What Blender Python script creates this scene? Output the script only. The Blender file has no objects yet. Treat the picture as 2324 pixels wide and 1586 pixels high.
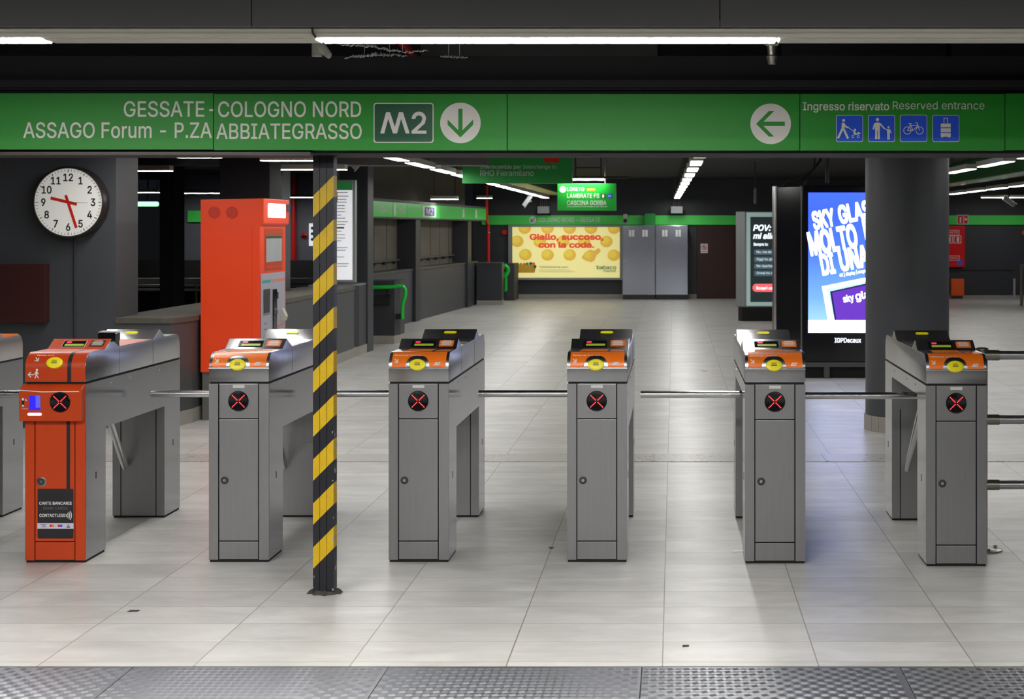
import bpy, bmesh, math, random, os
from mathutils import Vector, Matrix
random.seed(7)
PI = math.pi
sc = bpy.context.scene
COL = sc.collection

# ------------------------------------------------------------------ camera, world, exposure
FPX, EYE, VX, VY = 3607.0, 1.68, 1530.0, 518.0       # focal length in pixels of the 2324x1586 frame, eye height, vanishing point
cam = bpy.data.cameras.new('camera'); cam_o = bpy.data.objects.new('camera', cam); COL.objects.link(cam_o)
cam_o.location = (0, 0, EYE); cam_o.rotation_euler = (PI/2, 0, 0)
cam.sensor_width = 36; cam.lens = FPX/2324*36
cam.shift_x = (1162-VX)/2324; cam.shift_y = -(793-VY)/2324
cam.clip_start = 0.05; cam.clip_end = 200
cam.dof.use_dof = True; cam.dof.focus_distance = 7.9; cam.dof.aperture_fstop = 8
sc.camera = cam_o
w = bpy.data.worlds.new('world'); sc.world = w; w.use_nodes = True
w.node_tree.nodes['Background'].inputs[0].default_value = (.05, .055, .065, 1)
w.node_tree.nodes['Background'].inputs[1].default_value = .1
sc.view_settings.view_transform = 'Standard'; sc.view_settings.look = 'None'
sc.view_settings.gamma = 1; sc.view_settings.use_curve_mapping = False
sc.view_settings.exposure = 0.0
sc.cycles.use_denoising = True
sc.cycles.max_bounces = 8; sc.cycles.sample_clamp_indirect = 4
LAMP = 28.0                                           # radiance of the ceiling tubes

def X(px, Y): return (px-VX)*Y/FPX
def Z(py, Y): return EYE-(py-VY)*Y/FPX

# ------------------------------------------------------------------ materials
def lin(c): return c/12.92 if c <= .04045 else ((c+.055)/1.055)**2.4
def rgb(r, g, b): return (lin(r/255), lin(g/255), lin(b/255), 1)
def new_mat(name):
    m = bpy.data.materials.new(name); m.use_nodes = True
    return m, m.node_tree, m.node_tree.nodes['Principled BSDF']
def pbr(name, col, rough=.6, metal=0, var=.12, scale=6, stretch=(1, 1, 1), bump=0, spec=.5, coat=0):
    m, nt, b = new_mat(name)
    b.inputs['Metallic'].default_value = metal; b.inputs['Roughness'].default_value = rough
    b.inputs['Specular IOR Level'].default_value = spec
    b.inputs['Coat Weight'].default_value = coat
    tc = nt.nodes.new('ShaderNodeTexCoord'); mp = nt.nodes.new('ShaderNodeMapping'); mp.inputs['Scale'].default_value = stretch
    no = nt.nodes.new('ShaderNodeTexNoise'); no.inputs['Scale'].default_value = scale; no.inputs['Detail'].default_value = 5
    mx = nt.nodes.new('ShaderNodeMixRGB'); mx.blend_type = 'MIX'
    mx.inputs[1].default_value = (*[c*(1-var) for c in col[:3]], 1); mx.inputs[2].default_value = (*[min(1, c*(1+var)) for c in col[:3]], 1)
    nt.links.new(tc.outputs['Object'], mp.inputs[0]); nt.links.new(mp.outputs[0], no.inputs['Vector'])
    nt.links.new(no.outputs['Fac'], mx.inputs[0]); nt.links.new(mx.outputs[0], b.inputs['Base Color'])
    if bump:
        bp = nt.nodes.new('ShaderNodeBump'); bp.inputs['Strength'].default_value = bump; bp.inputs['Distance'].default_value = .002
        nt.links.new(no.outputs['Fac'], bp.inputs['Height']); nt.links.new(bp.outputs[0], b.inputs['Normal'])
    return m
def emit(name, col, s, base=None):
    m, nt, b = new_mat(name)
    b.inputs['Base Color'].default_value = base or col
    b.inputs['Emission Color'].default_value = col; b.inputs['Emission Strength'].default_value = s
    b.inputs['Roughness'].default_value = .35
    return m

M = {}
M['steel'] = pbr('brushed_steel', (.35, .35, .37, 1), .16, 1, .08, 9, (2, .6, 30), .008)
M['steel_front'] = pbr('satin_steel', (.37, .37, .375, 1), .40, 1, .06, 5, (14, 3, .8), .05)
M['steel_head'] = pbr('polished_steel', (.52, .52, .53, 1), .26, 1, .10, 9, (1, 1, 1), .02)
M['chrome'] = pbr('chrome', (.78, .78, .79, 1), .2, 1, .03)
M['dull_steel'] = pbr('dull_steel', (.36, .35, .31, 1), .35, 1, .1)
M['black'] = pbr('black_gap', (.006, .006, .006, 1), .8)
M['gloss_black'] = pbr('gloss_black', (.008, .008, .01, 1), .12)
M['dark_metal'] = pbr('dark_metal', (.03, .03, .033, 1), .5)
M['orange'] = pbr('orange_film', rgb(196, 66, 20), .35, 0, .05)
M['orange_bright'] = pbr('orange_sticker', rgb(250, 122, 30), .3, 0, .05)
M['machine'] = pbr('vermilion_paint', rgb(255, 70, 12), .45, 0, .06, 3)
M['machine_dark'] = pbr('vermilion_grille', rgb(206, 54, 24), .6, 0, .1, 60)
M['machine_base'] = pbr('machine_base_grey', rgb(96, 96, 90), .6)
M['white'] = pbr('white_print', (.80, .80, .79, 1), .5, 0, .02)
M['grey_print'] = pbr('grey_print', rgb(200, 215, 205), .5, 0, .02)
M['cream'] = pbr('cream_metal', rgb(196, 192, 180), .45, 0, .08)
M['yellow'] = pbr('yellow_plastic', rgb(250, 236, 16), .35, 0, .04)
M['olive'] = pbr('slot_yellow_shade', rgb(190, 170, 12), .5, 0, .05)
M['red_hand'] = pbr('red_hand', rgb(222, 40, 30), .4, 0, .03)
M['red_pipe'] = pbr('red_pipe', rgb(214, 22, 22), .4, 0, .06)
M['led'] = emit('red_led', (1, .008, .012, 1), 2.2)
M['led_core'] = emit('led_core', (1, .22, .22, 1), 2.2)
M['lcd_red'] = emit('lcd_red', (1, .03, .12, 1), .7)
M['lcd_green'] = emit('lcd_green', (.30, .42, .03, 1), .26)
M['blue_win'] = emit('blue_window', (.02, .012, .8, 1), .9)
M['blue_dim'] = emit('blue_window_dim', (.10, .11, .70, 1), .5)
M['led_bar'] = emit('cool_led_bar', (.28, .45, 1, 1), 3.5)
M['tube'] = emit('tube_white', (1, .985, .95, 1), LAMP)
M['tube_near'] = emit('tube_near', (1, .985, .965, 1), 135)
M['tube_sign'] = emit('tube_sign', (1, .98, .9, 1), 42)
M['tube_cool'] = emit('tube_cool', (.93, .97, 1, 1), LAMP)
M['lightbox'] = emit('lightbox_white', (.9, .95, 1, 1), 5)
M['green_sign'] = pbr('sign_green', rgb(24, 138, 30), .5, 0, .10, 1.2)
M['green_dark'] = pbr('badge_green', rgb(16, 82, 52), .35, 0, .05)
M['green_band'] = pbr('band_green', rgb(84, 235, 98), .28, 0, .08, 1.5)
M['green_rho'] = pbr('hanging_sign_green', rgb(28, 150, 60), .4, 0, .05)
M['green_rail'] = pbr('handrail_green', rgb(28, 200, 60), .3, 0, .05)
M['duct_reflection'] = pbr('duct_green_reflection', rgb(40, 110, 50), .25, 0, .15)  # green reflection on a dark beam, put into the base colour
M['sign_blue'] = pbr('pictogram_blue', rgb(20, 84, 220), .35, 0, .04)
M['sign_line'] = pbr('sign_lettering', rgb(226, 222, 214), .5, 0, .02)
M['beam_black'] = pbr('beam_black', (.007, .007, .008, 1), .7, 0, .3, 2, (.4, 1, 6))
M['trim_brown'] = pbr('trim_brown', rgb(46, 36, 33), .4)
M['fascia'] = pbr('fascia_grey', rgb(76, 76, 76), .5, .0, .06, 1.5)
M['ceiling'] = pbr('ceiling_black', (.012, .012, .014, 1), .8, 0, .3, 2)
M['ceiling_grey'] = pbr('soffit_grey', rgb(92, 92, 90), .6)
M['wall'] = pbr('anthracite_paint', rgb(70, 72, 77), .55, 0, .12, 2, bump=.05)
M['wall_dark'] = pbr('dark_wall_paint', rgb(52, 54, 60), .5, 0, .12, 2)
M['wall_green'] = pbr('parapet_paint', rgb(74, 77, 78), .5, 0, .12, 2)
M['concrete'] = pbr('concrete_panel', rgb(104, 98, 86), .8, 0, .25, 1.4, (1, 1, 3), .1)
M['column'] = pbr('column_paint', rgb(68, 70, 75), .5, 0, .14, 3, (1, 1, .5), .08)
M['wall_far'] = pbr('far_wall_paint', rgb(96, 98, 108), .6, 0, .1, 2)
M['rail_grey'] = pbr('rail_grey', rgb(196, 196, 192), .4)
M['stone'] = pbr('stone_cap', rgb(84, 81, 73), .7, 0, .3, 14)
M['skirting'] = pbr('tile_skirting', rgb(158, 154, 146), .5, 0, .12, 5)
M['brown_board'] = pbr('brown_board', rgb(62, 26, 24), .5, 0, .2, 2)
M['brown_door'] = pbr('brown_door', rgb(54, 22, 20), .4, 0, .15, 2)
M['alu'] = pbr('aluminium', (.52, .53, .54, 1), .3, 1, .05)
M['alu_matte'] = pbr('anodised_aluminium', rgb(150, 154, 154), .4, .3, .05)
M['cab_steel'] = pbr('cabinet_steel', (.52, .55, .66, 1), .14, 1, .06, 2, (1, 1, 3), .02)
M['clock_rim'] = pbr('clock_rim', (.02, .016, .014, 1), .35)
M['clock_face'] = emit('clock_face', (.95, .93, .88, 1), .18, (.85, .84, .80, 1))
M['ink'] = pbr('black_ink', (.01, .01, .012, 1), .5)
M['conduit'] = pbr('dark_conduit', (.03, .03, .032, 1), .5)
M['navy_black'] = pbr('stripe_black', rgb(28, 29, 38), .4, 0, .2, 5)
M['sticker_black'] = pbr('sticker_black', rgb(38, 37, 40), .4)
M['grey_text'] = pbr('grey_text', rgb(112, 112, 114), .5)
M['pale_strip'] = pbr('pale_strip', rgb(214, 208, 226), .5)
M['visa'] = pbr('card_blue', rgb(30, 40, 110), .5); M['mc_red'] = pbr('card_red', rgb(220, 50, 40), .5)
M['mc_orange'] = pbr('card_orange', rgb(240, 140, 50), .5); M['mae_blue'] = pbr('card_light_blue', rgb(60, 100, 220), .5)
M['machine_panel'] = pbr('machine_panel', rgb(172, 172, 184), .45, 0, .04)
M['teal'] = pbr('teal_print', rgb(70, 160, 150), .5); M['pink_print'] = pbr('coral_print', rgb(224, 130, 110), .5)
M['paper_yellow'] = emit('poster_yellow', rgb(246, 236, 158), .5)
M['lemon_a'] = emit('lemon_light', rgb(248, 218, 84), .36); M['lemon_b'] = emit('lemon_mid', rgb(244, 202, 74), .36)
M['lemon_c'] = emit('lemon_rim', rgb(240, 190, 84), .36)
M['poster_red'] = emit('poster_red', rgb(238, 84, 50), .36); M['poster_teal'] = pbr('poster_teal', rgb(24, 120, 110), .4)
M['crate'] = pbr('crate_print', rgb(240, 190, 60), .5, 0, .2, 30)
M['hydrant_red'] = pbr('hydrant_red', rgb(226, 24, 30), .3, 0, .05)
M['orange_box'] = pbr('orange_box', rgb(236, 92, 22), .45)
M['grey_box'] = pbr('grey_box', rgb(150, 156, 158), .5)
M['cam_white'] = pbr('camera_white', rgb(216, 216, 212), .4)
M['map_white'] = emit('map_backlight', (.90, .92, .97, 1), .55, (.8, .8, .82, 1))
M['map_green'] = emit('map_header', rgb(30, 120, 55), .3)
M['screen_glass'] = pbr('screen_glass', (.55, .57, .57, 1), .15, 0, .1, 4)
M['scr_white'] = emit('screen_white', (.72, .80, 1, 1), 4.5)
M['scr_purple'] = emit('screen_purple', (.15, .04, .55, 1), .8)
M['scr_ink'] = emit('screen_navy', (.02, .02, .16, 1), .5)
M['scr_pale'] = emit('screen_pale', (.5, .85, 1, 1), 1.1)
M['pov_dark'] = emit('screen_dark', (.025, .045, .05, 1), .25)
M['pov_grey'] = emit('screen_slate', (.07, .11, .13, 1), .7)
M['pov_text'] = emit('screen_text', (.85, .95, 1, 1), 1.4)
M['pov_dim'] = emit('screen_text_dim', (.6, .8, .9, 1), .7)
M['pov_red'] = emit('screen_coral', (1, .12, .13, 1), 1.0)
M['pov_edge'] = emit('screen_mint', (.45, .62, .60, 1), .30)
M['lit_green'] = emit('green_glow', (.25, 1, .35, 1), 3)
M['foil'] = pbr('torn_foil', (.75, .75, .75, 1), .5, .2, .2, 20)
M['fluff'] = pbr('torn_lagging', rgb(150, 146, 138), .9, 0, .4, 30, bump=.5)
M['mortar'] = pbr('mortar', rgb(60, 56, 52), .9, 0, .4, 30, bump=.4)

# striped post: black and yellow bands at 45 degrees, flaking at the edges (object coordinates, metres)
def stripe_mat():
    m, nt, b = new_mat('hazard_stripes'); N = nt.nodes; L = nt.links
    tc = N.new('ShaderNodeTexCoord'); sp = N.new('ShaderNodeSeparateXYZ'); L.new(tc.outputs['Object'], sp.inputs[0])
    def math_(op, a, bb, c=None):
        n = N.new('ShaderNodeMath'); n.operation = op
        for i, v in enumerate((a, bb)):
            if isinstance(v, (int, float)): n.inputs[i].default_value = v
            else: L.new(v, n.inputs[i])
        return n.outputs[0]
    d = math_('SUBTRACT', sp.outputs['Z'], sp.outputs['X'])          # constant along a stripe
    d = math_('SUBTRACT', d, PZ0)
    fr = math_('FRACT', math_('DIVIDE', d, PPER), 0)
    on = math_('LESS_THAN', fr, .485)
    lo = math_('GREATER_THAN', d, 0.0); hi = math_('LESS_THAN', d, PPER*8.49)
    on = math_('MULTIPLY', on, math_('MULTIPLY', lo, hi))
    no = N.new('ShaderNodeTexNoise'); no.inputs['Scale'].default_value = 22; no.inputs['Detail'].default_value = 6
    L.new(tc.outputs['Object'], no.inputs['Vector'])
    ram = N.new('ShaderNodeMixRGB'); ram.inputs[1].default_value = rgb(182, 146, 0); ram.inputs[2].default_value = rgb(206, 172, 2)
    L.new(no.outputs['Fac'], ram.inputs[0])
    mx = N.new('ShaderNodeMixRGB'); mx.inputs[1].default_value = rgb(17, 18, 27); L.new(on, mx.inputs[0]); L.new(ram.outputs[0], mx.inputs[2])
    ed = math_('ABSOLUTE', sp.outputs['X'], 0)
    chip = math_('MULTIPLY', math_('GREATER_THAN', ed, .0400), math_('GREATER_THAN', no.outputs['Fac'], .60))
    low = math_('LESS_THAN', sp.outputs['Z'], .75); chip = math_('MULTIPLY', chip, low)
    m2 = N.new('ShaderNodeMixRGB'); m2.inputs[2].default_value = rgb(150, 152, 150); L.new(chip, m2.inputs[0]); L.new(mx.outputs[0], m2.inputs[1])
    L.new(m2.outputs[0], b.inputs['Base Color']); b.inputs['Roughness'].default_value = .45
    return m

def tile_floor_mat():
    m, nt, b = new_mat('porcelain_tiles'); N = nt.nodes; L = nt.links
    def math_(op, a, bb=0, c=0):
        n = N.new('ShaderNodeMath'); n.operation = op
        for i, v in enumerate((a, bb, c)):
            if isinstance(v, (int, float)): n.inputs[i].default_value = v
            else: L.new(v, n.inputs[i])
        return n.outputs[0]
    tc = N.new('ShaderNodeTexCoord'); sp = N.new('ShaderNodeSeparateXYZ'); L.new(tc.outputs['Object'], sp.inputs[0])
    tx = math_('DIVIDE', math_('ADD', sp.outputs['X'], .045+60), .6); ty = math_('DIVIDE', math_('SUBTRACT', sp.outputs['Y'], 6.162-59.6), .298)
    fx = math_('FRACT', tx); fy = math_('FRACT', ty)
    ex = math_('MULTIPLY', math_('MINIMUM', fx, math_('SUBTRACT', 1, fx)), .6); ey = math_('MULTIPLY', math_('MINIMUM', fy, math_('SUBTRACT', 1, fy)), .298)
    gx = math_('LESS_THAN', ex, .0024); gy = math_('LESS_THAN', ey, .0021)
    cb = N.new('ShaderNodeCombineXYZ'); L.new(math_('FLOOR', tx), cb.inputs[0]); L.new(math_('FLOOR', ty), cb.inputs[1])
    wn = N.new('ShaderNodeTexWhiteNoise'); wn.noise_dimensions = '3D'; L.new(cb.outputs[0], wn.inputs['Vector'])
    mp = N.new('ShaderNodeMapping'); mp.inputs['Scale'].default_value = (1.5, 3.4, 1); L.new(tc.outputs['Object'], mp.inputs[0])
    ad = N.new('ShaderNodeVectorMath'); ad.operation = 'ADD'; sc_ = N.new('ShaderNodeVectorMath'); sc_.operation = 'SCALE'; sc_.inputs['Scale'].default_value = 5
    L.new(wn.outputs['Color'], sc_.inputs[0]); L.new(mp.outputs[0], ad.inputs[0]); L.new(sc_.outputs[0], ad.inputs[1])
    no = N.new('ShaderNodeTexNoise'); no.inputs['Scale'].default_value = 1.4; no.inputs['Detail'].default_value = 7; no.inputs['Roughness'].default_value = .62; no.inputs['Distortion'].default_value = .6
    L.new(ad.outputs[0], no.inputs['Vector'])
    cr = N.new('ShaderNodeValToRGB'); e = cr.color_ramp.elements
    e[0].position = .28; e[0].color = rgb(176, 174, 169); e[1].position = .72; e[1].color = rgb(208, 206, 202)
    k = cr.color_ramp.elements.new(.5); k.color = rgb(192, 190, 186)
    L.new(no.outputs['Fac'], cr.inputs[0])
    hs = N.new('ShaderNodeHueSaturation'); L.new(cr.outputs[0], hs.inputs['Color'])
    L.new(math_('MULTIPLY_ADD', wn.outputs['Value'], .14, .90), hs.inputs['Value'])
    mx = N.new('ShaderNodeMixRGB'); mx.inputs[2].default_value = rgb(112, 104, 94); L.new(hs.outputs[0], mx.inputs[1])
    L.new(math_('MAXIMUM', math_('MULTIPLY', gx, .9), math_('MULTIPLY', gy, .8)), mx.inputs[0])
    L.new(mx.outputs[0], b.inputs['Base Color'])
    n2 = N.new('ShaderNodeTexNoise'); n2.inputs['Scale'].default_value = 3; n2.inputs['Detail'].default_value = 4; L.new(tc.outputs['Object'], n2.inputs['Vector'])
    L.new(math_('MULTIPLY_ADD', n2.outputs['Fac'], .14, .29), b.inputs['Roughness'])
    b.inputs['Specular IOR Level'].default_value = .68
    return m
M['tiles'] = tile_floor_mat()
M['joint'] = None
def joint_mat():
    m, nt, b = new_mat('joint_strip'); N = nt.nodes; L = nt.links
    tc = N.new('ShaderNodeTexCoord'); mp = N.new('ShaderNodeMapping'); mp.inputs['Scale'].default_value = (5, 3.2, 1); L.new(tc.outputs['Object'], mp.inputs[0])
    no = N.new('ShaderNodeTexNoise'); no.inputs['Scale'].default_value = 2.2; no.inputs['Detail'].default_value = 3; no.inputs['Distortion'].default_value = 1.6; L.new(mp.outputs[0], no.inputs['Vector'])
    cr = N.new('ShaderNodeValToRGB'); e = cr.color_ramp.elements
    base = rgb(176, 173, 167); dark = rgb(70, 64, 58)
    e[0].position = .45; e[0].color = base; e[1].position = .55; e[1].color = base
    k = e.new(.5); k.color = dark; k2 = e.new(.478); k2.color = base; k3 = e.new(.522); k3.color = base
    L.new(no.outputs['Fac'], cr.inputs[0])
    n2 = N.new('ShaderNodeTexNoise'); n2.inputs['Scale'].default_value = 1.1; n2.inputs['Detail'].default_value = 1; L.new(tc.outputs['Object'], n2.inputs['Vector'])
    th = N.new('ShaderNodeMath'); th.operation = 'GREATER_THAN'; th.inputs[1].default_value = .47; L.new(n2.outputs['Fac'], th.inputs[0])
    mx = N.new('ShaderNodeMixRGB'); mx.inputs[1].default_value = base; L.new(th.outputs[0], mx.inputs[0]); L.new(cr.outputs[0], mx.inputs[2])
    L.new(mx.outputs[0], b.inputs['Base Color']); b.inputs['Roughness'].default_value = .35
    return m
M['joint'] = joint_mat()
def screen_gradient(name, stops, s, z0, z1):
    m, nt, b = new_mat(name); N = nt.nodes; L = nt.links
    tc = N.new('ShaderNodeTexCoord'); sp = N.new('ShaderNodeSeparateXYZ'); L.new(tc.outputs['Object'], sp.inputs[0])
    mr = N.new('ShaderNodeMapRange'); mr.inputs['From Min'].default_value = z0; mr.inputs['From Max'].default_value = z1; L.new(sp.outputs['Z'], mr.inputs[0])
    cr = N.new('ShaderNodeValToRGB'); e = cr.color_ramp.elements
    e[0].position, e[0].color = stops[0]; e[1].position, e[1].color = stops[-1]
    for p, c in stops[1:-1]: k = e.new(p); k.color = c
    L.new(mr.outputs[0], cr.inputs[0]); L.new(cr.outputs[0], b.inputs['Emission Color']); b.inputs['Emission Strength'].default_value = s
    b.inputs['Base Color'].default_value = (.02, .02, .03, 1); b.inputs['Roughness'].default_value = .15
    return m

# ------------------------------------------------------------------ mesh helpers
class Fr:                                              # a plane to draw on: origin, right, up; normal = right x up
    def __init__(s, o, u=(1, 0, 0), v=(0, 0, 1)):
        s.o = Vector(o); s.u = Vector(u).normalized(); s.v = Vector(v).normalized(); s.n = s.u.cross(s.v)
    def __call__(s, u, v, n=0): return s.o+s.u*u+s.v*v+s.n*n
class MB:
    def __init__(s): s.v = []; s.f = []; s.m = []
    def add(s, vs, fs, mi=0):
        b = len(s.v); s.v += [tuple(p) for p in vs]; s.f += [tuple(i+b for i in f) for f in fs]; s.m += [mi]*len(fs); return s
    def box(s, x0, x1, y0, y1, z0, z1, mi=0, front=None):
        vs = [(x, y, z) for z in (z0, z1) for y in (y0, y1) for x in (x0, x1)]
        s.add(vs, [(0, 2, 3, 1), (4, 5, 7, 6), (2, 6, 7, 3), (0, 4, 6, 2), (1, 3, 7, 5)], mi)
        s.add(vs, [(0, 1, 5, 4)], mi if front is None else front); return s
    def prism(s, poly, ax, a, b, mi=0):                # poly: 2-D outline in the two other axes (cyclic order kept), swept along axis ax
        n = len(poly)
        def P(t, p): return {'x': (t, p[0], p[1]), 'y': (p[0], t, p[1]), 'z': (p[0], p[1], t)}[ax]
        vs = [P(a, p) for p in poly]+[P(b, p) for p in poly]
        fs = [(i, (i+1) % n, n+(i+1) % n, n+i) for i in range(n)]
        s.add(vs, fs+[tuple(range(n))[::-1], tuple(range(n, 2*n))], mi); return s
    def cyl(s, p, q, r, r2=None, n=20, mi=0, caps=True):
        p, q = Vector(p), Vector(q); d = (q-p).normalized(); a = d.orthogonal().normalized(); b = d.cross(a); r2 = r if r2 is None else r2
        vs = [p+(a*math.cos(2*PI*i/n)+b*math.sin(2*PI*i/n))*r for i in range(n)]+[q+(a*math.cos(2*PI*i/n)+b*math.sin(2*PI*i/n))*r2 for i in range(n)]
        fs = [(i, (i+1) % n, n+(i+1) % n, n+i) for i in range(n)]
        if caps: fs += [tuple(range(n))[::-1], tuple(range(n, 2*n))]
        s.add(vs, fs, mi); return s
    def lathe(s, F, prof, n=40, mi=0, su=1, sv=1):     # prof: (radius, height along the plane's normal)
        vs = []; fs = []
        for r, h in prof:
            for i in range(n): vs.append(F(r*su*math.cos(2*PI*i/n), r*sv*math.sin(2*PI*i/n), h))
        for k in range(len(prof)-1):
            for i in range(n): fs.append((k*n+i, k*n+(i+1) % n, (k+1)*n+(i+1) % n, (k+1)*n+i))
        fs += [tuple(range(n))[::-1], tuple(range((len(prof)-1)*n, len(prof)*n))]
        s.add(vs, fs, mi); return s
    def tube(s, pts, r, n=14, mi=0):
        pts = [Vector(p) for p in pts]; vs = []; fs = []; a = None
        for i, p in enumerate(pts):
            d = (pts[min(i+1, len(pts)-1)]-pts[max(i-1, 0)]).normalized()
            a = d.orthogonal().normalized() if a is None else (a-d*a.dot(d)).normalized(); b = d.cross(a)
            vs += [p+(a*math.cos(2*PI*k/n)+b*math.sin(2*PI*k/n))*r for k in range(n)]
        for i in range(len(pts)-1):
            for k in range(n): fs.append((i*n+k, i*n+(k+1) % n, (i+1)*n+(k+1) % n, (i+1)*n+k))
        fs += [tuple(range(n))[::-1], tuple(range((len(pts)-1)*n, len(pts)*n))]
        s.add(vs, fs, mi); return s
    def ball(s, c, r, n=16, mi=0, sc3=(1, 1, 1)):
        vs = []; fs = []; k = n//2
        for j in range(k+1):
            t = PI*j/k
            for i in range(n): vs.append((c[0]+r*sc3[0]*math.sin(t)*math.cos(2*PI*i/n), c[1]+r*sc3[1]*math.sin(t)*math.sin(2*PI*i/n), c[2]+r*sc3[2]*math.cos(t)))
        for j in range(k):
            for i in range(n): fs.append((j*n+i, (j+1)*n+i, (j+1)*n+(i+1) % n, j*n+(i+1) % n))
        s.add(vs, fs, mi); return s
    # flat drawing on a plane F, raised n
    def poly(s, F, pts, n=.001, mi=0):
        n += (len(s.f) % 60)*3e-6                      # later strokes lie a hair above earlier ones
        return s.add([F(u, v, n) for u, v in pts], [tuple(range(len(pts)))], mi)
    def rect(s, F, u0, v0, u1, v1, n=.001, mi=0): return s.poly(F, [(u0, v0), (u1, v0), (u1, v1), (u0, v1)], n, mi)
    def rrect(s, F, u0, v0, u1, v1, r, n=.001, mi=0):
        pts = []
        for cx, cy, a in ((u1-r, v0+r, -90), (u1-r, v1-r, 0), (u0+r, v1-r, 90), (u0+r, v0+r, 180)):
            pts += [(cx+r*math.cos(math.radians(a+t)), cy+r*math.sin(math.radians(a+t))) for t in range(0, 91, 15)]
        return s.poly(F, pts, n, mi)
    def disc(s, F, u, v, r, n=.001, mi=0, k=48, sv=1): return s.poly(F, [(u+r*math.cos(2*PI*i/k), v+r*sv*math.sin(2*PI*i/k)) for i in range(k)], n, mi)
    def line(s, F, a, b, wd, n=.001, mi=0):
        d = Vector((b[0]-a[0], b[1]-a[1])).normalized(); q = Vector((-d.y, d.x))*wd/2
        return s.poly(F, [(a[0]+q.x, a[1]+q.y), (a[0]-q.x, a[1]-q.y), (b[0]-q.x, b[1]-q.y), (b[0]+q.x, b[1]+q.y)], n, mi)
    def arc(s, F, u, v, r, wd, a0=0, a1=360, n=.001, mi=0, k=32):
        vs = []; fs = []; n += (len(s.f) % 60)*3e-6
        for i in range(k+1):
            t = math.radians(a0+(a1-a0)*i/k)
            vs += [F(u+(r-wd/2)*math.cos(t), v+(r-wd/2)*math.sin(t), n), F(u+(r+wd/2)*math.cos(t), v+(r+wd/2)*math.sin(t), n)]
        return s.add(vs, [(2*i, 2*i+1, 2*i+3, 2*i+2) for i in range(k)], mi)
    def text(s, F, t, u, v, cap, width=None, align='L', bold=0, n=.001, mi=0, rot=0, xs=1, shear=0):
        vs, fs = glyphs(t, max(bold, 0), shear)
        k = cap/CAP; x0 = min(p[0] for p in vs); x1 = max(p[0] for p in vs)
        kx = k*xs if width is None else width/(x1-x0)
        off = {'L': x0, 'C': (x0+x1)/2, 'R': x1}[align]; c, sn = math.cos(rot), math.sin(rot)
        out = []
        for a, b in vs:
            a = (a-off)*kx; b *= k; out.append(F(u+a*c-b*sn, v+a*sn+b*c, n))
        return s.add(out, fs, mi)
    def build(s, name, mats, parent=None, bevel=0, smooth=None, seg=2):
        if not isinstance(mats, (list, tuple)): mats = [mats]
        me = bpy.data.meshes.new(name); me.from_pydata(s.v, [], s.f)
        for m in mats: me.materials.append(m)
        me.polygons.foreach_set('material_index', s.m)
        bm = bmesh.new(); bm.from_mesh(me)
        if bevel:
            bmesh.ops.remove_doubles(bm, verts=bm.verts, dist=1e-6)
            bmesh.ops.recalc_face_normals(bm, faces=bm.faces)
            ed = [e for e in bm.edges if len(e.link_faces) == 2 and e.calc_face_angle(0) > .6]
            bmesh.ops.bevel(bm, geom=ed, offset=bevel, segments=seg, profile=.6, affect='EDGES', clamp_overlap=True)
        bm.to_mesh(me); bm.free()
        if smooth is not None:
            for p in me.polygons: p.use_smooth = True
            try: me.set_sharp_from_angle(angle=math.radians(smooth))
            except Exception: pass
        o = bpy.data.objects.new(name, me); COL.objects.link(o)
        if parent: o.parent = parent
        return o

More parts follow.
